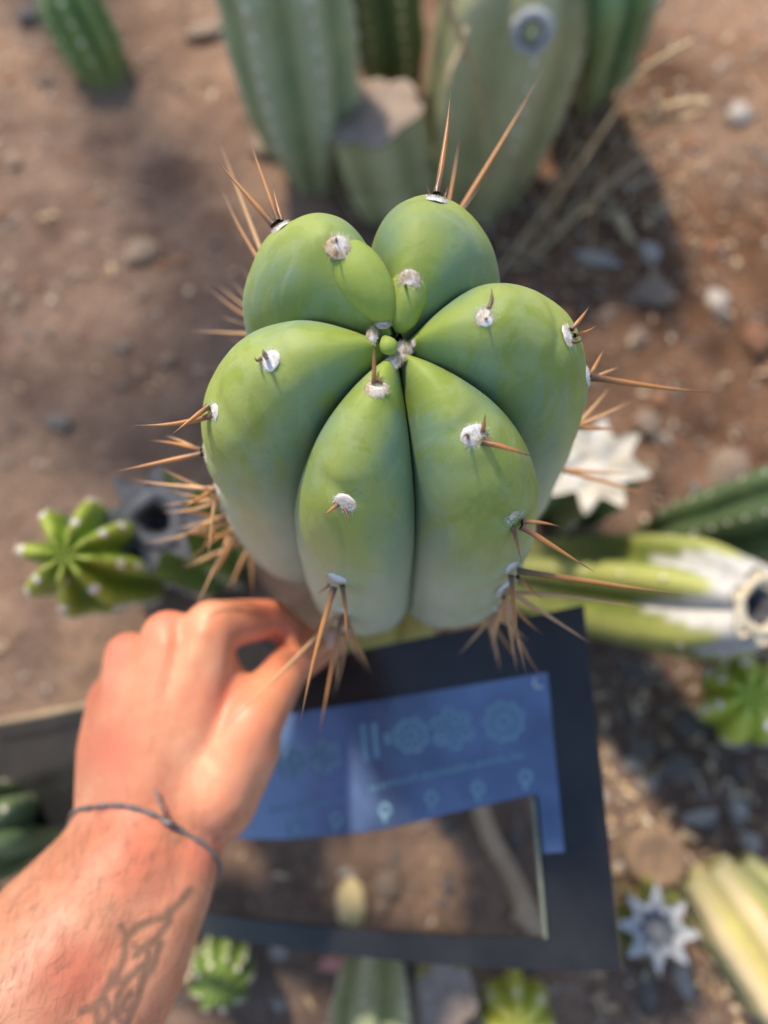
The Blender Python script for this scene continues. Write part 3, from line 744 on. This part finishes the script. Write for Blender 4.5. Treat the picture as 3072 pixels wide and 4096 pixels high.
def segd(p, a, b):
    dx, dy = b[0] - a[0], b[1] - a[1]; L = dx * dx + dy * dy or 1
    t = clamp(((p[0] - a[0]) * dx + (p[1] - a[1]) * dy) / L)
    return math.hypot(p[0] - a[0] - dx * t, p[1] - a[1] - dy * t)
ink, red, armv = [], [], []
camp = Vector((0, 0, H))
for v in arm_me.vertices:
    u, w, d = proj(v.co); i = 0.
    if 300 < u < 800 and w > 3520 and v.normal.dot(camp - v.co) > 0:
        dm = min(segd((u, w), a, b) for line in INK for a, b in zip(line[:-1], line[1:]))
        i = .85 * (1 - sstep(5, 28, dm))
    ink.append(i)
    red.append(max(math.exp(-((u - a) ** 2 + (w - b) ** 2) / (r * r)) for a, b, r in REDS))
    armv.append(sstep(3150, 3500, w + .3 * (600 - u)))
for nm, vals in (('ink', ink), ('red', red), ('arm', armv)):
    a = arm_me.attributes.new(nm, 'FLOAT', 'POINT'); a.data.foreach_set('value', vals)
PERSON = thing('person', 'tattooed left hand and forearm with a cord bracelet, pinching the black frame', 'person', pix(300, 3800, .31))
ARM = obj('arm', arm_me, PERSON); ARM.location = -PERSON.location
bvh = BVHTree.FromPolygons([v.co for v in arm_me.vertices], [tuple(p.vertices) for p in arm_me.polygons])
# fine hair on the back of the arm and hand
HV, HF = [], []
hr = random.Random(3); nv = len(arm_me.vertices); made = 0
while made < 1500:
    v = arm_me.vertices[hr.randrange(nv)]; u, w, d = proj(v.co)
    if not (-300 < u < 1000 and 2750 < w < 4700) or v.normal.dot(camp - v.co) < 0: continue
    if w < 3250 and hr.random() > .12: continue
    made += 1
    tdir = (pix(440, 3330, .33) - pix(0, 3700, .31)); tdir = (tdir - v.normal * tdir.dot(v.normal)).normalized()
    sdir = v.normal.cross(tdir); L = hr.uniform(.005, .011)
    dr = (tdir * .6 + sdir * hr.gauss(.35, .35) + v.normal * hr.uniform(.15, .4)).normalized()
    e = v.co + dr * L - v.normal * L * .12; m_ = v.co + dr * L * .5 + v.normal * L * .05
    sd = dr.cross(v.normal).normalized() * .00006; o = len(HV)
    HV += [v.co - sd, v.co + sd, m_ + sd, m_ - sd, e]; HF += [(o, o + 1, o + 2, o + 3), (o + 3, o + 2, o + 4)]
obj('arm_hair', mesh('arm_hair', [v - PERSON.location for v in HV], HF, mat_simple('hair', (.16, .09, .045), (.30, .19, .10), 300, .5, 0)), PERSON)
# bracelet: cord round the wrist, found by casting rays outwards from the wrist's middle
c0 = pix(575, 3360, .334); axd = (pix(640, 3230, .338) - pix(470, 3560, .322)).normalized()
lft, rgt = pix(258, 3275, .330), pix(885, 3490, .330); fr = pix(560, 3215, .31)
nrm = (lft - rgt).cross(fr - (lft + rgt) / 2).normalized()
e1 = (rgt - lft).normalized(); e2 = nrm.cross(e1)
loop = []
for j in range(60):
    a = 2 * math.pi * j / 60; d = e1 * math.cos(a) + e2 * math.sin(a)
    hit = bvh.ray_cast(c0 + d * .09, -d)
    loop.append((hit[0] if hit[0] is not None else c0 + d * .03) + d * .0010)
loop = [(loop[j - 1] + loop[j] * 2 + loop[(j + 1) % 60]) / 4 for j in range(60)]
bp = [p - PERSON.location for p in loop] + [loop[0] - PERSON.location]
cord = mat_simple('cord', (.12, .10, .095), (.24, .21, .20), 400, .8, .8, .001)
parts = [tube(bp, [.00105 + .0003 * math.sin(j * 2.1) for j in range(61)], 8, 1, False)]
k = min(range(60), key=lambda j: (Vector(proj(loop[j])[:2]) - Vector((680, 3290))).length)
kn = loop[k] - PERSON.location
parts.append(tube([kn + Vector((-.003, .001, .0012)), kn + Vector((0, 0, .0022)), kn + Vector((.003, -.001, .001))], [.001, .0017, .001], 8))
e = bvh.find_nearest(pix(622, 3165, .315)); tail = e[0] + e[1] * .0025 - PERSON.location
parts.append(tube([kn, kn.lerp(tail, .5) + Vector((.0005, 0, .003)), tail], [.0006, .0006, .0005], 6))
V, F = join(parts)
obj('bracelet', mesh('bracelet', V, F, cord), PERSON)
# nails
nail = mat_simple('nail', (.80, .50, .42), (.86, .58, .50), 60, .25, 0)
for (u, v, d) in ((1318, 2556, .391),):
    h = bvh.find_nearest(pix(u, v, d)); hp, hn = h[0], h[1]
    dirn = (pix(1335, 2565, .4) - pix(1235, 2612, .388)).normalized(); dirn = (dirn - hn * dirn.dot(hn)).normalized(); sd = hn.cross(dirn)
    V = []
    for i in range(7):
        for j in range(7):
            x = (i - 3) / 3; y = (j - 3) / 3
            V.append(hp + dirn * (x * .0058) + sd * (y * .0052 * math.sqrt(max(0, 1 - .35 * max(x, 0) ** 2))) + hn * (.0007 - .0016 * y * y) - PERSON.location)
    obj('fingernail', mesh('fingernail', V, grid_faces(7, 7, False), nail), PERSON)

# ------------------------------------------------------------------ the black frame with the printed blue strip
TOPC = catmull([(-150, 2925, .60), (350, 2822, .515), (800, 2728, .458), (1250, 2640, .424), (1800, 2528, .397), (2335, 2420, .378)], 10)
BOTC = catmull([(-150, 3590, .585), (340, 3665, .505), (745, 3728, .455), (1210, 3800, .415), (1860, 3866, .376), (2488, 3884, .348)], 10)
def curve_at(C, a):
    x = clamp(a) * (len(C) - 1); i = min(int(x), len(C) - 2); t = x - i
    return pix(*[lerp(C[i][k], C[i + 1][k], t) for k in range(3)])
def reparam(C, n=60):
    P = [curve_at(C, i / n) for i in range(n + 1)]; d = [0]
    for i in range(n): d.append(d[-1] + (P[i + 1] - P[i]).length)
    return P, [x / d[-1] for x in d]
TP, TD = reparam(TOPC); BP, BD = reparam(BOTC)
def at_len(P, D, a):
    for i in range(len(P) - 1):
        if D[i + 1] >= a - 1e-9: return P[i].lerp(P[i + 1], (a - D[i]) / (D[i + 1] - D[i]))
    return P[-1]
def sheet(a, b, lift=0.):
    p = at_len(TP, TD, clamp(a)).lerp(at_len(BP, BD, clamp(a)), b)
    if lift:
        e = .004
        pa = sheet(min(a + e, 1), b) - sheet(max(a - e, 0), b); pb = sheet(a, min(b + e, 1)) - sheet(a, max(b - e, 0))
        n = pb.cross(pa).normalized()
        if n.dot(camp - p) < 0: n = -n
        p = p + n * lift
    return p
DELTA = None
def warp(a, b):
    if DELTA is None or b <= fb1 or b >= wb1: return b
    k = (b - fb1) / (wb0 - fb1) if b < wb0 else (wb1 - b) / (wb1 - wb0)
    x = clamp(a) * (len(DELTA) - 1); i = min(int(x), len(DELTA) - 2)
    return b + k * lerp(DELTA[i], DELTA[i + 1], x - i)
def sheet_uv(u, v):
    """which (a, b) of the sheet is seen at a photo point"""
    best = (1e9, 0, 0)
    a, b, st = .6, .5, .25
    for it in range(9):
        for i in range(-4, 5):
            for j in range(-4, 5):
                aa, bb = clamp(a + i * st / 2), clamp(b + j * st / 2)
                q = proj(sheet(aa, bb)); e = (q[0] - u) ** 2 + (q[1] - v) ** 2
                if e < best[0]: best = (e, aa, bb)
        a, b = best[1], best[2]; st *= .5
    return a, b
def sheet_piece(cells, lift, thick):
    """cells: list of (a0,a1,b0,b1) rectangles that share edges; slab of given thickness"""
    V = {}; F = []; order = []
    A_ = sorted({x for c in cells for x in c[:2]}); B_ = sorted({x for c in cells for x in c[2:]})
    def sub(L, st):
        o = []
        for x, y in zip(L[:-1], L[1:]):
            n = max(1, int((y - x) / st)); o += [x + (y - x) * i / n for i in range(n)]
        return o + [L[-1]]
    A_, B_ = sub(A_, .02), sub(B_, .05)
    inside = lambda a, b: any(c[0] < a < c[1] and c[2] < b < c[3] for c in cells)
    on = {(i, j) for i in range(len(A_) - 1) for j in range(len(B_) - 1) if inside((A_[i] + A_[i + 1]) / 2, (B_[j] + B_[j + 1]) / 2)}
    verts = []; idx = {}
    def vid(i, j, k):
        if (i, j, k) not in idx:
            idx[(i, j, k)] = len(verts); verts.append(sheet(A_[i], warp(A_[i], B_[j]), lift if k == 0 else lift - thick + 1e-6))
        return idx[(i, j, k)]
    for i, j in on:
        F.append((vid(i, j, 0), vid(i, j + 1, 0), vid(i + 1, j + 1, 0), vid(i + 1, j, 0)))
        F.append((vid(i, j, 1), vid(i + 1, j, 1), vid(i + 1, j + 1, 1), vid(i, j + 1, 1)))
        for di, dj, p, q in ((-1, 0, (i, j), (i, j + 1)), (1, 0, (i + 1, j + 1), (i + 1, j)), (0, -1, (i + 1, j), (i, j)), (0, 1, (i, j + 1), (i + 1, j + 1))):
            if (i + di, j + dj) not in on: F.append((vid(*p, 0), vid(*p, 1), vid(*q, 1), vid(*q, 0)))
    return verts, F
fa1, fb1 = sheet_uv(2105, 2702)      # outer corner of the printed strip
fa2, fb2 = sheet_uv(2095, 3185)      # inner corner of the window
fa3, fb3 = sheet_uv(2235, 3750)      # lower inner corner
fa4, fb4 = sheet_uv(2260, 3405)
wb0, wb1 = fb2, fb3
wa1 = (fa2 + fa3) / 2
_k = [(0., .04)] + sorted((a, b - wb0) for a, b in (sheet_uv(1105, 3362), sheet_uv(1515, 3325), sheet_uv(1822, 3250))) + [(fa2, 0.), (1.001, 0.)]
_d = []
for i in range(41):
    x = i / 40; q = max(j for j in range(len(_k) - 1) if _k[j][0] <= x)
    _d.append(lerp(_k[q][1], _k[q + 1][1], (x - _k[q][0]) / (_k[q + 1][0] - _k[q][0])))
DELTA = [(_d[max(i - 1, 0)] + 2 * _d[i] + _d[min(i + 1, 40)]) / 4 for i in range(41)]
plast = NT('black_plastic'); c = plast.coord()
plast.col(plast.mix(plast.ramp(plast.noise(c, 25, 4), [(.3, 0), (.7, 1)]), (.010, .010, .011), (.024, .023, .023))).set(Roughness=.28, Specular_IOR_Level=.45)
plast.bump(plast.noise(c, 60, 3), .12, .002)
film = NT('blue_film'); c = film.coord()
film.col(film.mix(film.ramp(film.noise(c, 14, 3), [(.36, 0), (.62, 1)]), (.045, .080, .165), (.115, .185, .345))).set(Roughness=.14, Specular_IOR_Level=.6, Coat_Weight=.4, Coat_Roughness=.08)  # noise from dark to pale blue paints uneven sky glare into the film
film.bump(film.noise(c, 30, 2), .08, .002)
ink_m = mat_simple('pale_print', (.12, .24, .34), (.165, .295, .36), 200, .4, 0)
FRAME = thing('display_frame', 'thin black plastic frame with a printed blue strip held in the hand', 'frame', sheet(.55, 1.0))
cells = [(0, 1, 0, wb0), (0, .045, wb0, wb1), (wa1, 1, wb0, wb1), (0, 1, wb1, 1)]
V, F = sheet_piece(cells, 0, .0022)
obj('frame_sheet', mesh('frame_sheet', [v - FRAME.location for v in V], F, plast.m, False), FRAME)
V, F = sheet_piece([(.30, wa1 + .004, fb1, wb0 - .003), (wa1 + .004, fa4, fb1, fb4)], .0012, .0008)
obj('printed_strip', mesh('printed_strip', [v - FRAME.location for v in V], F, film.m, False), FRAME)
V, F = sheet_piece([(wa1 - .003, wa1 + .001, wb0 + .004, wb1 - .002)], .0026, .0024)
obj('clear_edge', mesh('clear_edge', [v - FRAME.location for v in V], F, mat_simple('clear_plastic_edge', (.12, .14, .10), (.18, .20, .15), 60, .25, 0), False), FRAME)
# the print: flower-like cross sections, bars, a row of tiny strokes, pin marks; all flat on the strip
E_A = .01
def strip_poly(pts_uv, closed, wdt):
    """flat ribbon along photo points lying on the strip"""
    P = [sheet(*sheet_uv(u, v), lift=.0016) for u, v in pts_uv]
    if closed: P.append(P[0])
    n = len(P); V = []; F = []
    for i, p in enumerate(P):
        tg = (P[min(i + 1, n - 1)] - P[max(i - 1, 0)]); tg = tg if tg.length > 0 else Vector((1, 0, 0))
        if closed and i in (0, n - 1): tg = P[1] - P[n - 2]
        s = tg.cross(camp - p).normalized() * wdt / 2
        V += [p - s, p + s]
        if i: F.append((2 * i - 2, 2 * i - 1, 2 * i + 1, 2 * i))
    return V, F
def flower(u, v, R, nr, dep):
    out = [(u + R * (1 - dep * (1 - abs(math.cos(nr * a / 2)))) * math.cos(a + .3), v + R * .98 * (1 - dep * (1 - abs(math.cos(nr * a / 2)))) * math.sin(a + .3)) for a in [2 * math.pi * i / (nr * 6) for i in range(nr * 6)]]
    parts = [strip_poly(out, True, .0022)]
    for k in range(nr):
        a = 2 * math.pi * k / nr + .3
        parts.append(strip_poly([(u + R * .15 * math.cos(a), v + R * .15 * math.sin(a)), (u + R * .7 * math.cos(a), v + R * .7 * math.sin(a))], False, .0018))
    return join(parts)
def add_print(name, vf):
    V, F = vf; obj(name, mesh(name, [v - FRAME.location for v in V], F, ink_m, False), FRAME)
for (u, v, R, nr, dep) in ((2017, 2884, 80, 9, .25), (1812, 2912, 84, 6, .45), (1648, 2940, 68, 8, .25), (1300, 3027, 66, 6, .4), (1170, 3050, 58, 7, .3)):
    add_print('printed_symbol', flower(u, v, R, nr, dep))
add_print('printed_symbol', join([strip_poly([(1460, 2895), (1474, 3040)], False, .0042), strip_poly([(1502, 2888), (1516, 3030)], False, .0042), strip_poly([(1540, 2955), (1572, 2950)], False, .006)]))
def baseline(u):
    K = [(1000, 3245), (1064, 3236), (1341, 3191), (1576, 3120), (2099, 3007), (2300, 2965)]
    for (x0, y0), (x1, y1) in zip(K[:-1], K[1:]):
        if x0 <= u <= x1: return y0 + (y1 - y0) * (u - x0) / (x1 - x0)
    return 3000
parts = []
u = 1090
while u < 2100:
    if 1370 < u < 1480 or 1320 < u < 1340: u += 12; continue
    y = baseline(u) + 18; hh = rnd.uniform(14, 27)
    parts.append(strip_poly([(u, y), (u + rnd.uniform(-2, 6), y - hh)], False, .0012)); u += rnd.uniform(11, 19)
add_print('printed_line', join(parts))
for (u, v) in ((2104, 3104), (1914, 3150), (1730, 3188), (1545, 3236), (1351, 3272), (1177, 3300)):
    ring = [(u + 20 * math.cos(a), v + 22 * math.sin(a)) for a in [2 * math.pi * i / 12 for i in range(12)]]
    add_print('printed_mark', join([strip_poly(ring, True, .0022), strip_poly([(u - 3, v + 22), (u + 3, v + 52)], False, .003)]))
# eyelet in the corner
p = sheet(*sheet_uv(2157, 2728), lift=.0008); q = frame_mat(p, camp - p)
V = []
for i in range(16):
    a = 2 * math.pi * i / 16
    for k in range(6):
        b = 2 * math.pi * k / 6; rr = .0026 + .0007 * math.cos(b)
        V.append(q @ Vector((rr * math.cos(a), rr * math.sin(a), .0005 * math.sin(b))) - FRAME.location)
F = grid_faces(16, 6) + [(15 * 6 + k, 15 * 6 + (k + 1) % 6, (k + 1) % 6, k) for k in range(6)]
obj('eyelet', mesh('eyelet', V, F, mat_simple('eyelet_metal', (.5, .52, .45), (.6, .6, .5), 50, .35, 0)), FRAME)

# ------------------------------------------------------------------ dry grass, stones, litter
straw = mat_simple('dry_straw', (.40, .29, .15), (.58, .46, .28), 60, .7, .3, .001)
straw2 = mat_simple('old_straw', (.24, .17, .10), (.36, .27, .17), 60, .8, .3, .001)
def stalk(name, label, pts, rad, m, flat=1.0, group=None, cat='dry grass'):
    P = [pix(*p) for p in pts]; b = P[0].copy()
    Q = [Vector(q) for q in catmull([tuple(p - b) for p in P], 8)]
    n = len(Q); R_ = [lerp(rad[0], rad[1], i / (n - 1)) for i in range(n)]
    V, F = tube(Q, R_, 8, flat)
    o = obj(name, mesh(name, V, F, m)); o.location = b
    return tag(o, label, cat, group)
def gd(u, v): return proj(gnd(u, v))[2]
stalk('grass_stalk', 'long thin dark dry stalk crossing behind the top spines', [(2290, 1010, gd(2290, 1010)), (2130, 780, .80), (1990, 500, .64), (1850, 190, .54), (1755, -40, .5)], (.0012, .0008), straw2)
stalk('grass_stalk', 'pale straw stem bent down over the scarred cactus', [(1980, 860, gd(1980, 860)), (1935, 500, .70), (1880, 230, .57), (1800, 20, .52), (1740, -120, .5)], (.0014, .0020), straw)
stalk('seed_head', 'cream dry seed husk hanging beside the pale straw stem', [(1866, 110, .55), (1842, 190, .555), (1802, 280, .56), (1790, 345, .565)], (.0032, .0024), straw, .5, cat='seed husk')
stalk('grass_stalk', 'thick tan dry stalk slanting through the tangle at top right', [(1960, 1130, gd(1960, 1130)), (2150, 880, .82), (2330, 640, .74), (2480, 420, .66), (2560, 290, .62), (2765, 165, .57)], (.0019, .0020), straw, .6)
stalk('grass_stalk', 'looped dry grass blade right of the thick tan stalk', [(2440, 560, gd(2440, 560)), (2500, 480, .78), (2640, 430, .70), (2790, 400, .66), (2828, 425, .66), (2740, 470, .72), (2560, 500, .80)], (.0034, .0026), straw, .5)
stalk('grass_stalk', 'thin dry stem rising at top right towards the spotted cactus', [(2270, 900, gd(2270, 900)), (2400, 560, .86), (2520, 330, .76), (2580, 120, .70), (2620, -60, .66)], (.0020, .0016), straw2)
stalk('grass_stalk', 'reddish dry twig with a pale husk on the brown soil, right', [(2400, 700, gd(2400, 700, )-.02), (2455, 830, gd(2455, 830) - .02), (2540, 960, gd(2540, 960) - .015), (2640, 1110, gd(2640, 1110) - .008)], (.0018, .0016), straw2)
stalk('seed_head', 'pale husk lying on the reddish twig at right', [(2468, 860, gd(2468, 860) - .022), (2490, 900, gd(2490, 900) - .022), (2525, 965, gd(2525, 965) - .02)], (.006, .004), straw, .5, cat='seed husk')
stalk('grass_stalk', 'fine dry stem leaning along the foot of the tall cactus', [(1440, 900, gd(1440, 900)), (1360, 760, .86), (1345, 600, .83), (1370, 430, .80)], (.0012, .0008), straw)
stalk('grass_stalk', 'short broken straw standing behind the fresh white cut', [(2610, 2120, gd(2610, 2120)), (2620, 2060, .66), (2630, 2000, .63)], (.003, .002), straw)
for k, (u0, v0, u1, v1, u2, v2, l) in enumerate([
    (2060, 1010, 2230, 700, 2330, 330, 'thin straw between the scarred cactus and the thick tan stalk'),
    (2120, 1040, 2420, 760, 2720, 520, 'dry straw slanting low under the looped grass blade'),
    (2000, 930, 2090, 620, 2260, 400, 'upright straw closest to the long right-hand top spine'),
    (2200, 980, 2300, 830, 2560, 640, 'short dry straw lying across the foot of the thick tan stalk'),
    (2040, 1080, 2120, 950, 2380, 830, 'curved straw just right of the top rib of the main cactus')]):
    stalk('grass_stalk', l, [(u0, v0, gd(u0, v0)), (u1, v1, gd(u1, v1) - .06), (u2, v2, gd(u2, v2) - .14)], (.0022, .0012), straw if k % 2 else straw2, .6)
gr_ = random.Random(5)
for k in range(12):
    u0, v0 = gr_.uniform(1950, 2500), gr_.uniform(620, 1100); du, dv = gr_.uniform(40, 420), gr_.uniform(250, 560)
    stalk('grass_stalk', 'thin dry straw in the tangle at the upper right', [(u0, v0, gd(u0, v0)), (u0 + du * .4, v0 - dv * .5, gd(u0, v0) - .10), (u0 + du, v0 - dv, gd(u0, v0) - .20)],
          (.0013, .0007), straw if k % 3 else straw2, .7, group='thin straws in the tangle at the upper right')
stalk('grass_sprout', 'small green grass sprout right of the fresh white cut', [(2640, 1960, gd(2640, 1960)), (2646, 1900, gd(2646, 1900) - .02), (2665, 1830, gd(2665, 1830) - .04)], (.0035, .0008), G_mid, .35, cat='grass')
stalk('twig', 'thin pale twig running from the hand to the left edge', [(-60, 2898, .56), (120, 2868, .53), (330, 2825, .50), (420, 2806, .485)], (.0022, .0026), straw2, cat='twig')
tag(bpy.data.objects['twig'], 'thin brown twig along the top edge of the frame, left of the hand')

ST_M = [mat_simple('stone_grey', (.12, .10, .088), (.23, .20, .178), 60, .9, .6, .003), mat_simple('stone_tan', (.20, .14, .10), (.33, .25, .185), 60, .9, .6, .003),
        mat_simple('stone_red', (.22, .095, .05), (.36, .18, .10), 60, .9, .6, .003), mat_simple('stone_pale', (.32, .28, .24), (.46, .42, .38), 60, .85, .5, .003),
        mat_simple('husk_yellow', (.58, .42, .18), (.70, .56, .30), 50, .6, .4, .002), mat_simple('petal_pink', (.52, .20, .17), (.60, .28, .24), 60, .7, .3, .001)]
def rock_mesh(seed, m, sub=2):
    bm = bmesh.new(); bmesh.ops.create_icosphere(bm, subdivisions=sub, radius=1)
    for v in bm.verts: v.co *= 1 + .55 * noise.noise(v.co * 1.3 + Vector((seed * 7.3, 0, 0))) + .22 * noise.noise(v.co * 3.1 + Vector((0, seed * 3.7, 0)))
    me = bpy.data.meshes.new('stone'); bm.to_mesh(me); bm.free(); me.materials.append(m)
    me.polygons.foreach_set('use_smooth', [True] * len(me.polygons)); return me
ROCKS = {i: [rock_mesh(i * 5 + k, ST_M[i]) for k in range(4)] for i in range(6)}
def stone(u, v, wpx, hpx, kind, label, name='stone', cat='stone', group=None, flat=.5, rot=None):
    g = gnd(u, v); d = proj(g)[2]; k = d / FPX / 2
    o = bpy.data.objects.new(name, rnd.choice(ROCKS[kind])); col.objects.link(o)
    sx, sy = wpx * k, hpx * k
    o.scale = (sx, sy, min(sx, sy) * flat); o.rotation_euler = (rnd.uniform(-.2, .2), rnd.uniform(-.2, .2), rnd.uniform(-.3, .3) if rot is None else rot)
    o.location = g + Vector((0, 0, ground_h(g.x, g.y) + min(sx, sy) * flat * .45))
    return tag(o, label, cat, group)
stone(1405, 3610, 105, 180, 4, 'yellowish oval husk seen through the frame window', 'husk', 'husk', rot=.05)
stone(1545, 3540, 110, 100, 1, 'small tan stone right of the yellow husk in the frame window')
stone(1350, 3850, 150, 60, 5, 'pink petal on the soil just below the black frame', 'petal', 'petal', flat=.25, rot=0)
def lay(u, v, z): g = gnd(u, v); q = proj(g + Vector((0, 0, ground_h(g.x, g.y) + z))); return q
stalk('dry_root', 'tan dry root slanting across the soil through the frame window', [lay(1900, 3180, .002), lay(1960, 3350, .006), lay(2040, 3500, .005), lay(2110, 3650, .007), lay(2190, 3800, .003)], (.009, .012), mat_simple('root_tan', (.34, .22, .13), (.52, .38, .25), 60, .9, .8, .003), .7, cat='root')
stalk('dry_root', 'short tan root stub in the lower right corner of the frame window', [lay(2060, 3640, .003), lay(2120, 3690, .008), lay(2180, 3700, .004)], (.010, .007), mat_simple('root_pale', (.40, .27, .17), (.55, .41, .28), 60, .9, .8, .003), .7, cat='root')
stone(3020, 1370, 120, 130, 2, 'rusty red stone at the right edge')
stone(2960, 460, 100, 120, 3, 'white pebble at the top right on brown soil')
stone(2380, 1040, 190, 70, 3, 'flat pale chip on the soil right of the main cactus', rot=-.4)
stone(2590, 900 + 120, 90, 90, 3, 'roundish pale pebble near the reddish twig')
stone(2860, 1210, 80, 120, 3, 'upright pale pebble on brown soil, far right')
stone(2600, 1180, 170, 130, 1, 'tan clod below the reddish twig')
stone(2900, 1880, 160, 150, 1, 'tan stone right of the fresh white cut')
stone(2790, 3270, 150, 70, 3, 'pale flat stone above the dry brown stump', rot=.2)
stone(2580, 3130, 90, 70, 3, 'pale grey pebble beside the right edge of the frame')
stone(2955, 3235, 90, 90, 3, 'white pebble at the right, above the wilted stems')
stone(3010, 3375, 90, 80, 3, 'white pebble at the right edge next to the wilted stem')
stone(2760, 2900, 130, 110, 0, 'grey stone left of the lime pup')
stone(2570, 3000, 120, 80, 0, 'grey stone beside the frame upper right side')
stone(2700, 3070, 150, 120, 0, 'dull grey stone in the gravel right of the frame')
stone(2740, 3930, 70, 190, 3, 'upright pale chip below the grey star-cut stem')
stone(2590, 3960, 90, 160, 0, 'grey chip left of the upright pale chip at the bottom')
stone(570, 1020, 140, 120, 1, 'tan clod on bare soil, upper left')
stone(250, 1700, 120, 80, 0, 'grey stone on the soil left of the main cactus')
stone(1050, 600, 120, 110, 1, 'tan clod at the foot of the tall cactus')
stone(815, 130, 150, 90, 1, 'tan clod between the two top left cacti')
stone(150, 60, 160, 110, 0, 'grey debris at the very top left corner')
stone(2580, 1700, 110, 110, 1, 'small tan stone under the longest right-hand spine')
for k in range(70):
    u, v = rnd.uniform(2350, 3150), rnd.uniform(2650, 4050)
    if k > 45: u, v = rnd.uniform(1100, 2300), rnd.uniform(3300, 4050)
    stone(u, v, rnd.uniform(35, 90), rnd.uniform(30, 80), rnd.choice((0, 0, 0, 1, 3)), 'small blurred stone in the gravel right of and under the frame', group='small gravel stones by the frame')
for k in range(40):
    u, v = rnd.uniform(2050, 3150), rnd.uniform(300, 2000)
    stone(u, v, rnd.uniform(30, 85), rnd.uniform(30, 75), rnd.choice((1, 2, 2, 0)), 'small blurred clod on the brown soil at right', group='small clods on the brown soil')
for k in range(34):
    u, v = rnd.uniform(-60, 1000), rnd.uniform(150, 2000)
    stone(u, v, rnd.uniform(25, 70), rnd.uniform(25, 60), rnd.choice((1, 0, 1, 2)), 'small blurred clod on the pinkish soil at left', group='small clods on the pinkish soil')
# fine gravel and litter, too many to count
V, F = [], []
ico = rock_mesh(99, ST_M[0], 1); iv = [v.co.copy() for v in ico.vertices]; ifc = [tuple(p.vertices) for p in ico.polygons]
for k in range(7000):
    x, y = rnd.uniform(-.75, .75), rnd.uniform(-.35, 1.2)
    dens = .35 + .65 * sstep(-.1, .25, x + .3 * noise.noise(Vector((x * 4, y * 4, 3))))
    if rnd.random() > dens: continue
    s = rnd.choice((.0012, .0018, .0025, .0035)); rz = rnd.uniform(0, 6.28); c_, s_ = math.cos(rz), math.sin(rz)
    ex, ey = s * rnd.uniform(.7, 1.8), s * rnd.uniform(.5, 1); o = len(V)
    z0 = ground_h(x, y) + s * .2
    if rnd.random() < .3: ex *= 2.2
    V += [(x + (v.x * ex * c_ - v.y * ey * s_), y + (v.x * ex * s_ + v.y * ey * c_), z0 + v.z * s * .5) for v in iv]
    F += [tuple(i + o for i in f) for f in ifc]
gm = NT('gravel'); cc = gm.coord()
gcol = gm.ramp(gm.noise(cc, 170, 1), [(.3, (.08, .06, .046)), (.45, (.20, .14, .10)), (.55, (.27, .23, .20)), (.68, (.36, .30, .24))])
gm.col(gcol).set(Roughness=.9)
tag(obj('gravel', mesh('gravel', V, F, gm.m)), 'fine gravel and soil crumbs scattered over the ground', 'gravel', kind='stuff')

# loose dry litter: curled flakes and bits of stem
V, F = [], []
for k in range(900):
    if k % 3 == 0: u, v = rnd.gauss(2350, 380), rnd.gauss(700, 300)
    elif k % 3 == 1: u, v = rnd.uniform(2350, 3200), rnd.uniform(2600, 4100)
    else: u, v = rnd.uniform(-80, 3150), rnd.uniform(-60, 4150)
    g = gnd(u, v); L = rnd.uniform(.004, .017); w = rnd.uniform(.0008, .0032); a = rnd.uniform(0, 6.28)
    d = Vector((math.cos(a), math.sin(a), rnd.uniform(-.05, .25))).normalized(); n = d.cross(Vector((0, 0, 1))).normalized()
    z0 = ground_h(g.x, g.y) + .0015 + (.006 * rnd.random() if k % 3 == 0 else 0); o = len(V)
    for i in range(4):
        t_ = i / 3; c = Vector((g.x, g.y, z0)) + d * (L * t_) + Vector((0, 0, .25 * L * math.sin(math.pi * t_)))
        ww = w * math.sin(math.pi * (.15 + .7 * t_))
        V += [c - n * ww, c + n * ww + Vector((0, 0, ww * .6))]
        if i: F.append((o + 2 * i - 2, o + 2 * i - 1, o + 2 * i + 1, o + 2 * i))
lm = NT('litter'); cc = lm.coord()
lm.col(lm.ramp(lm.noise(cc, 60, 1), [(.32, (.16, .10, .06)), (.45, (.34, .23, .13)), (.56, (.50, .37, .22)), (.68, (.56, .48, .38))])).set(Roughness=.8)
tag(obj('litter', mesh('litter', V, F, lm.m)), 'dry plant litter strewn over the soil', 'litter', kind='stuff')
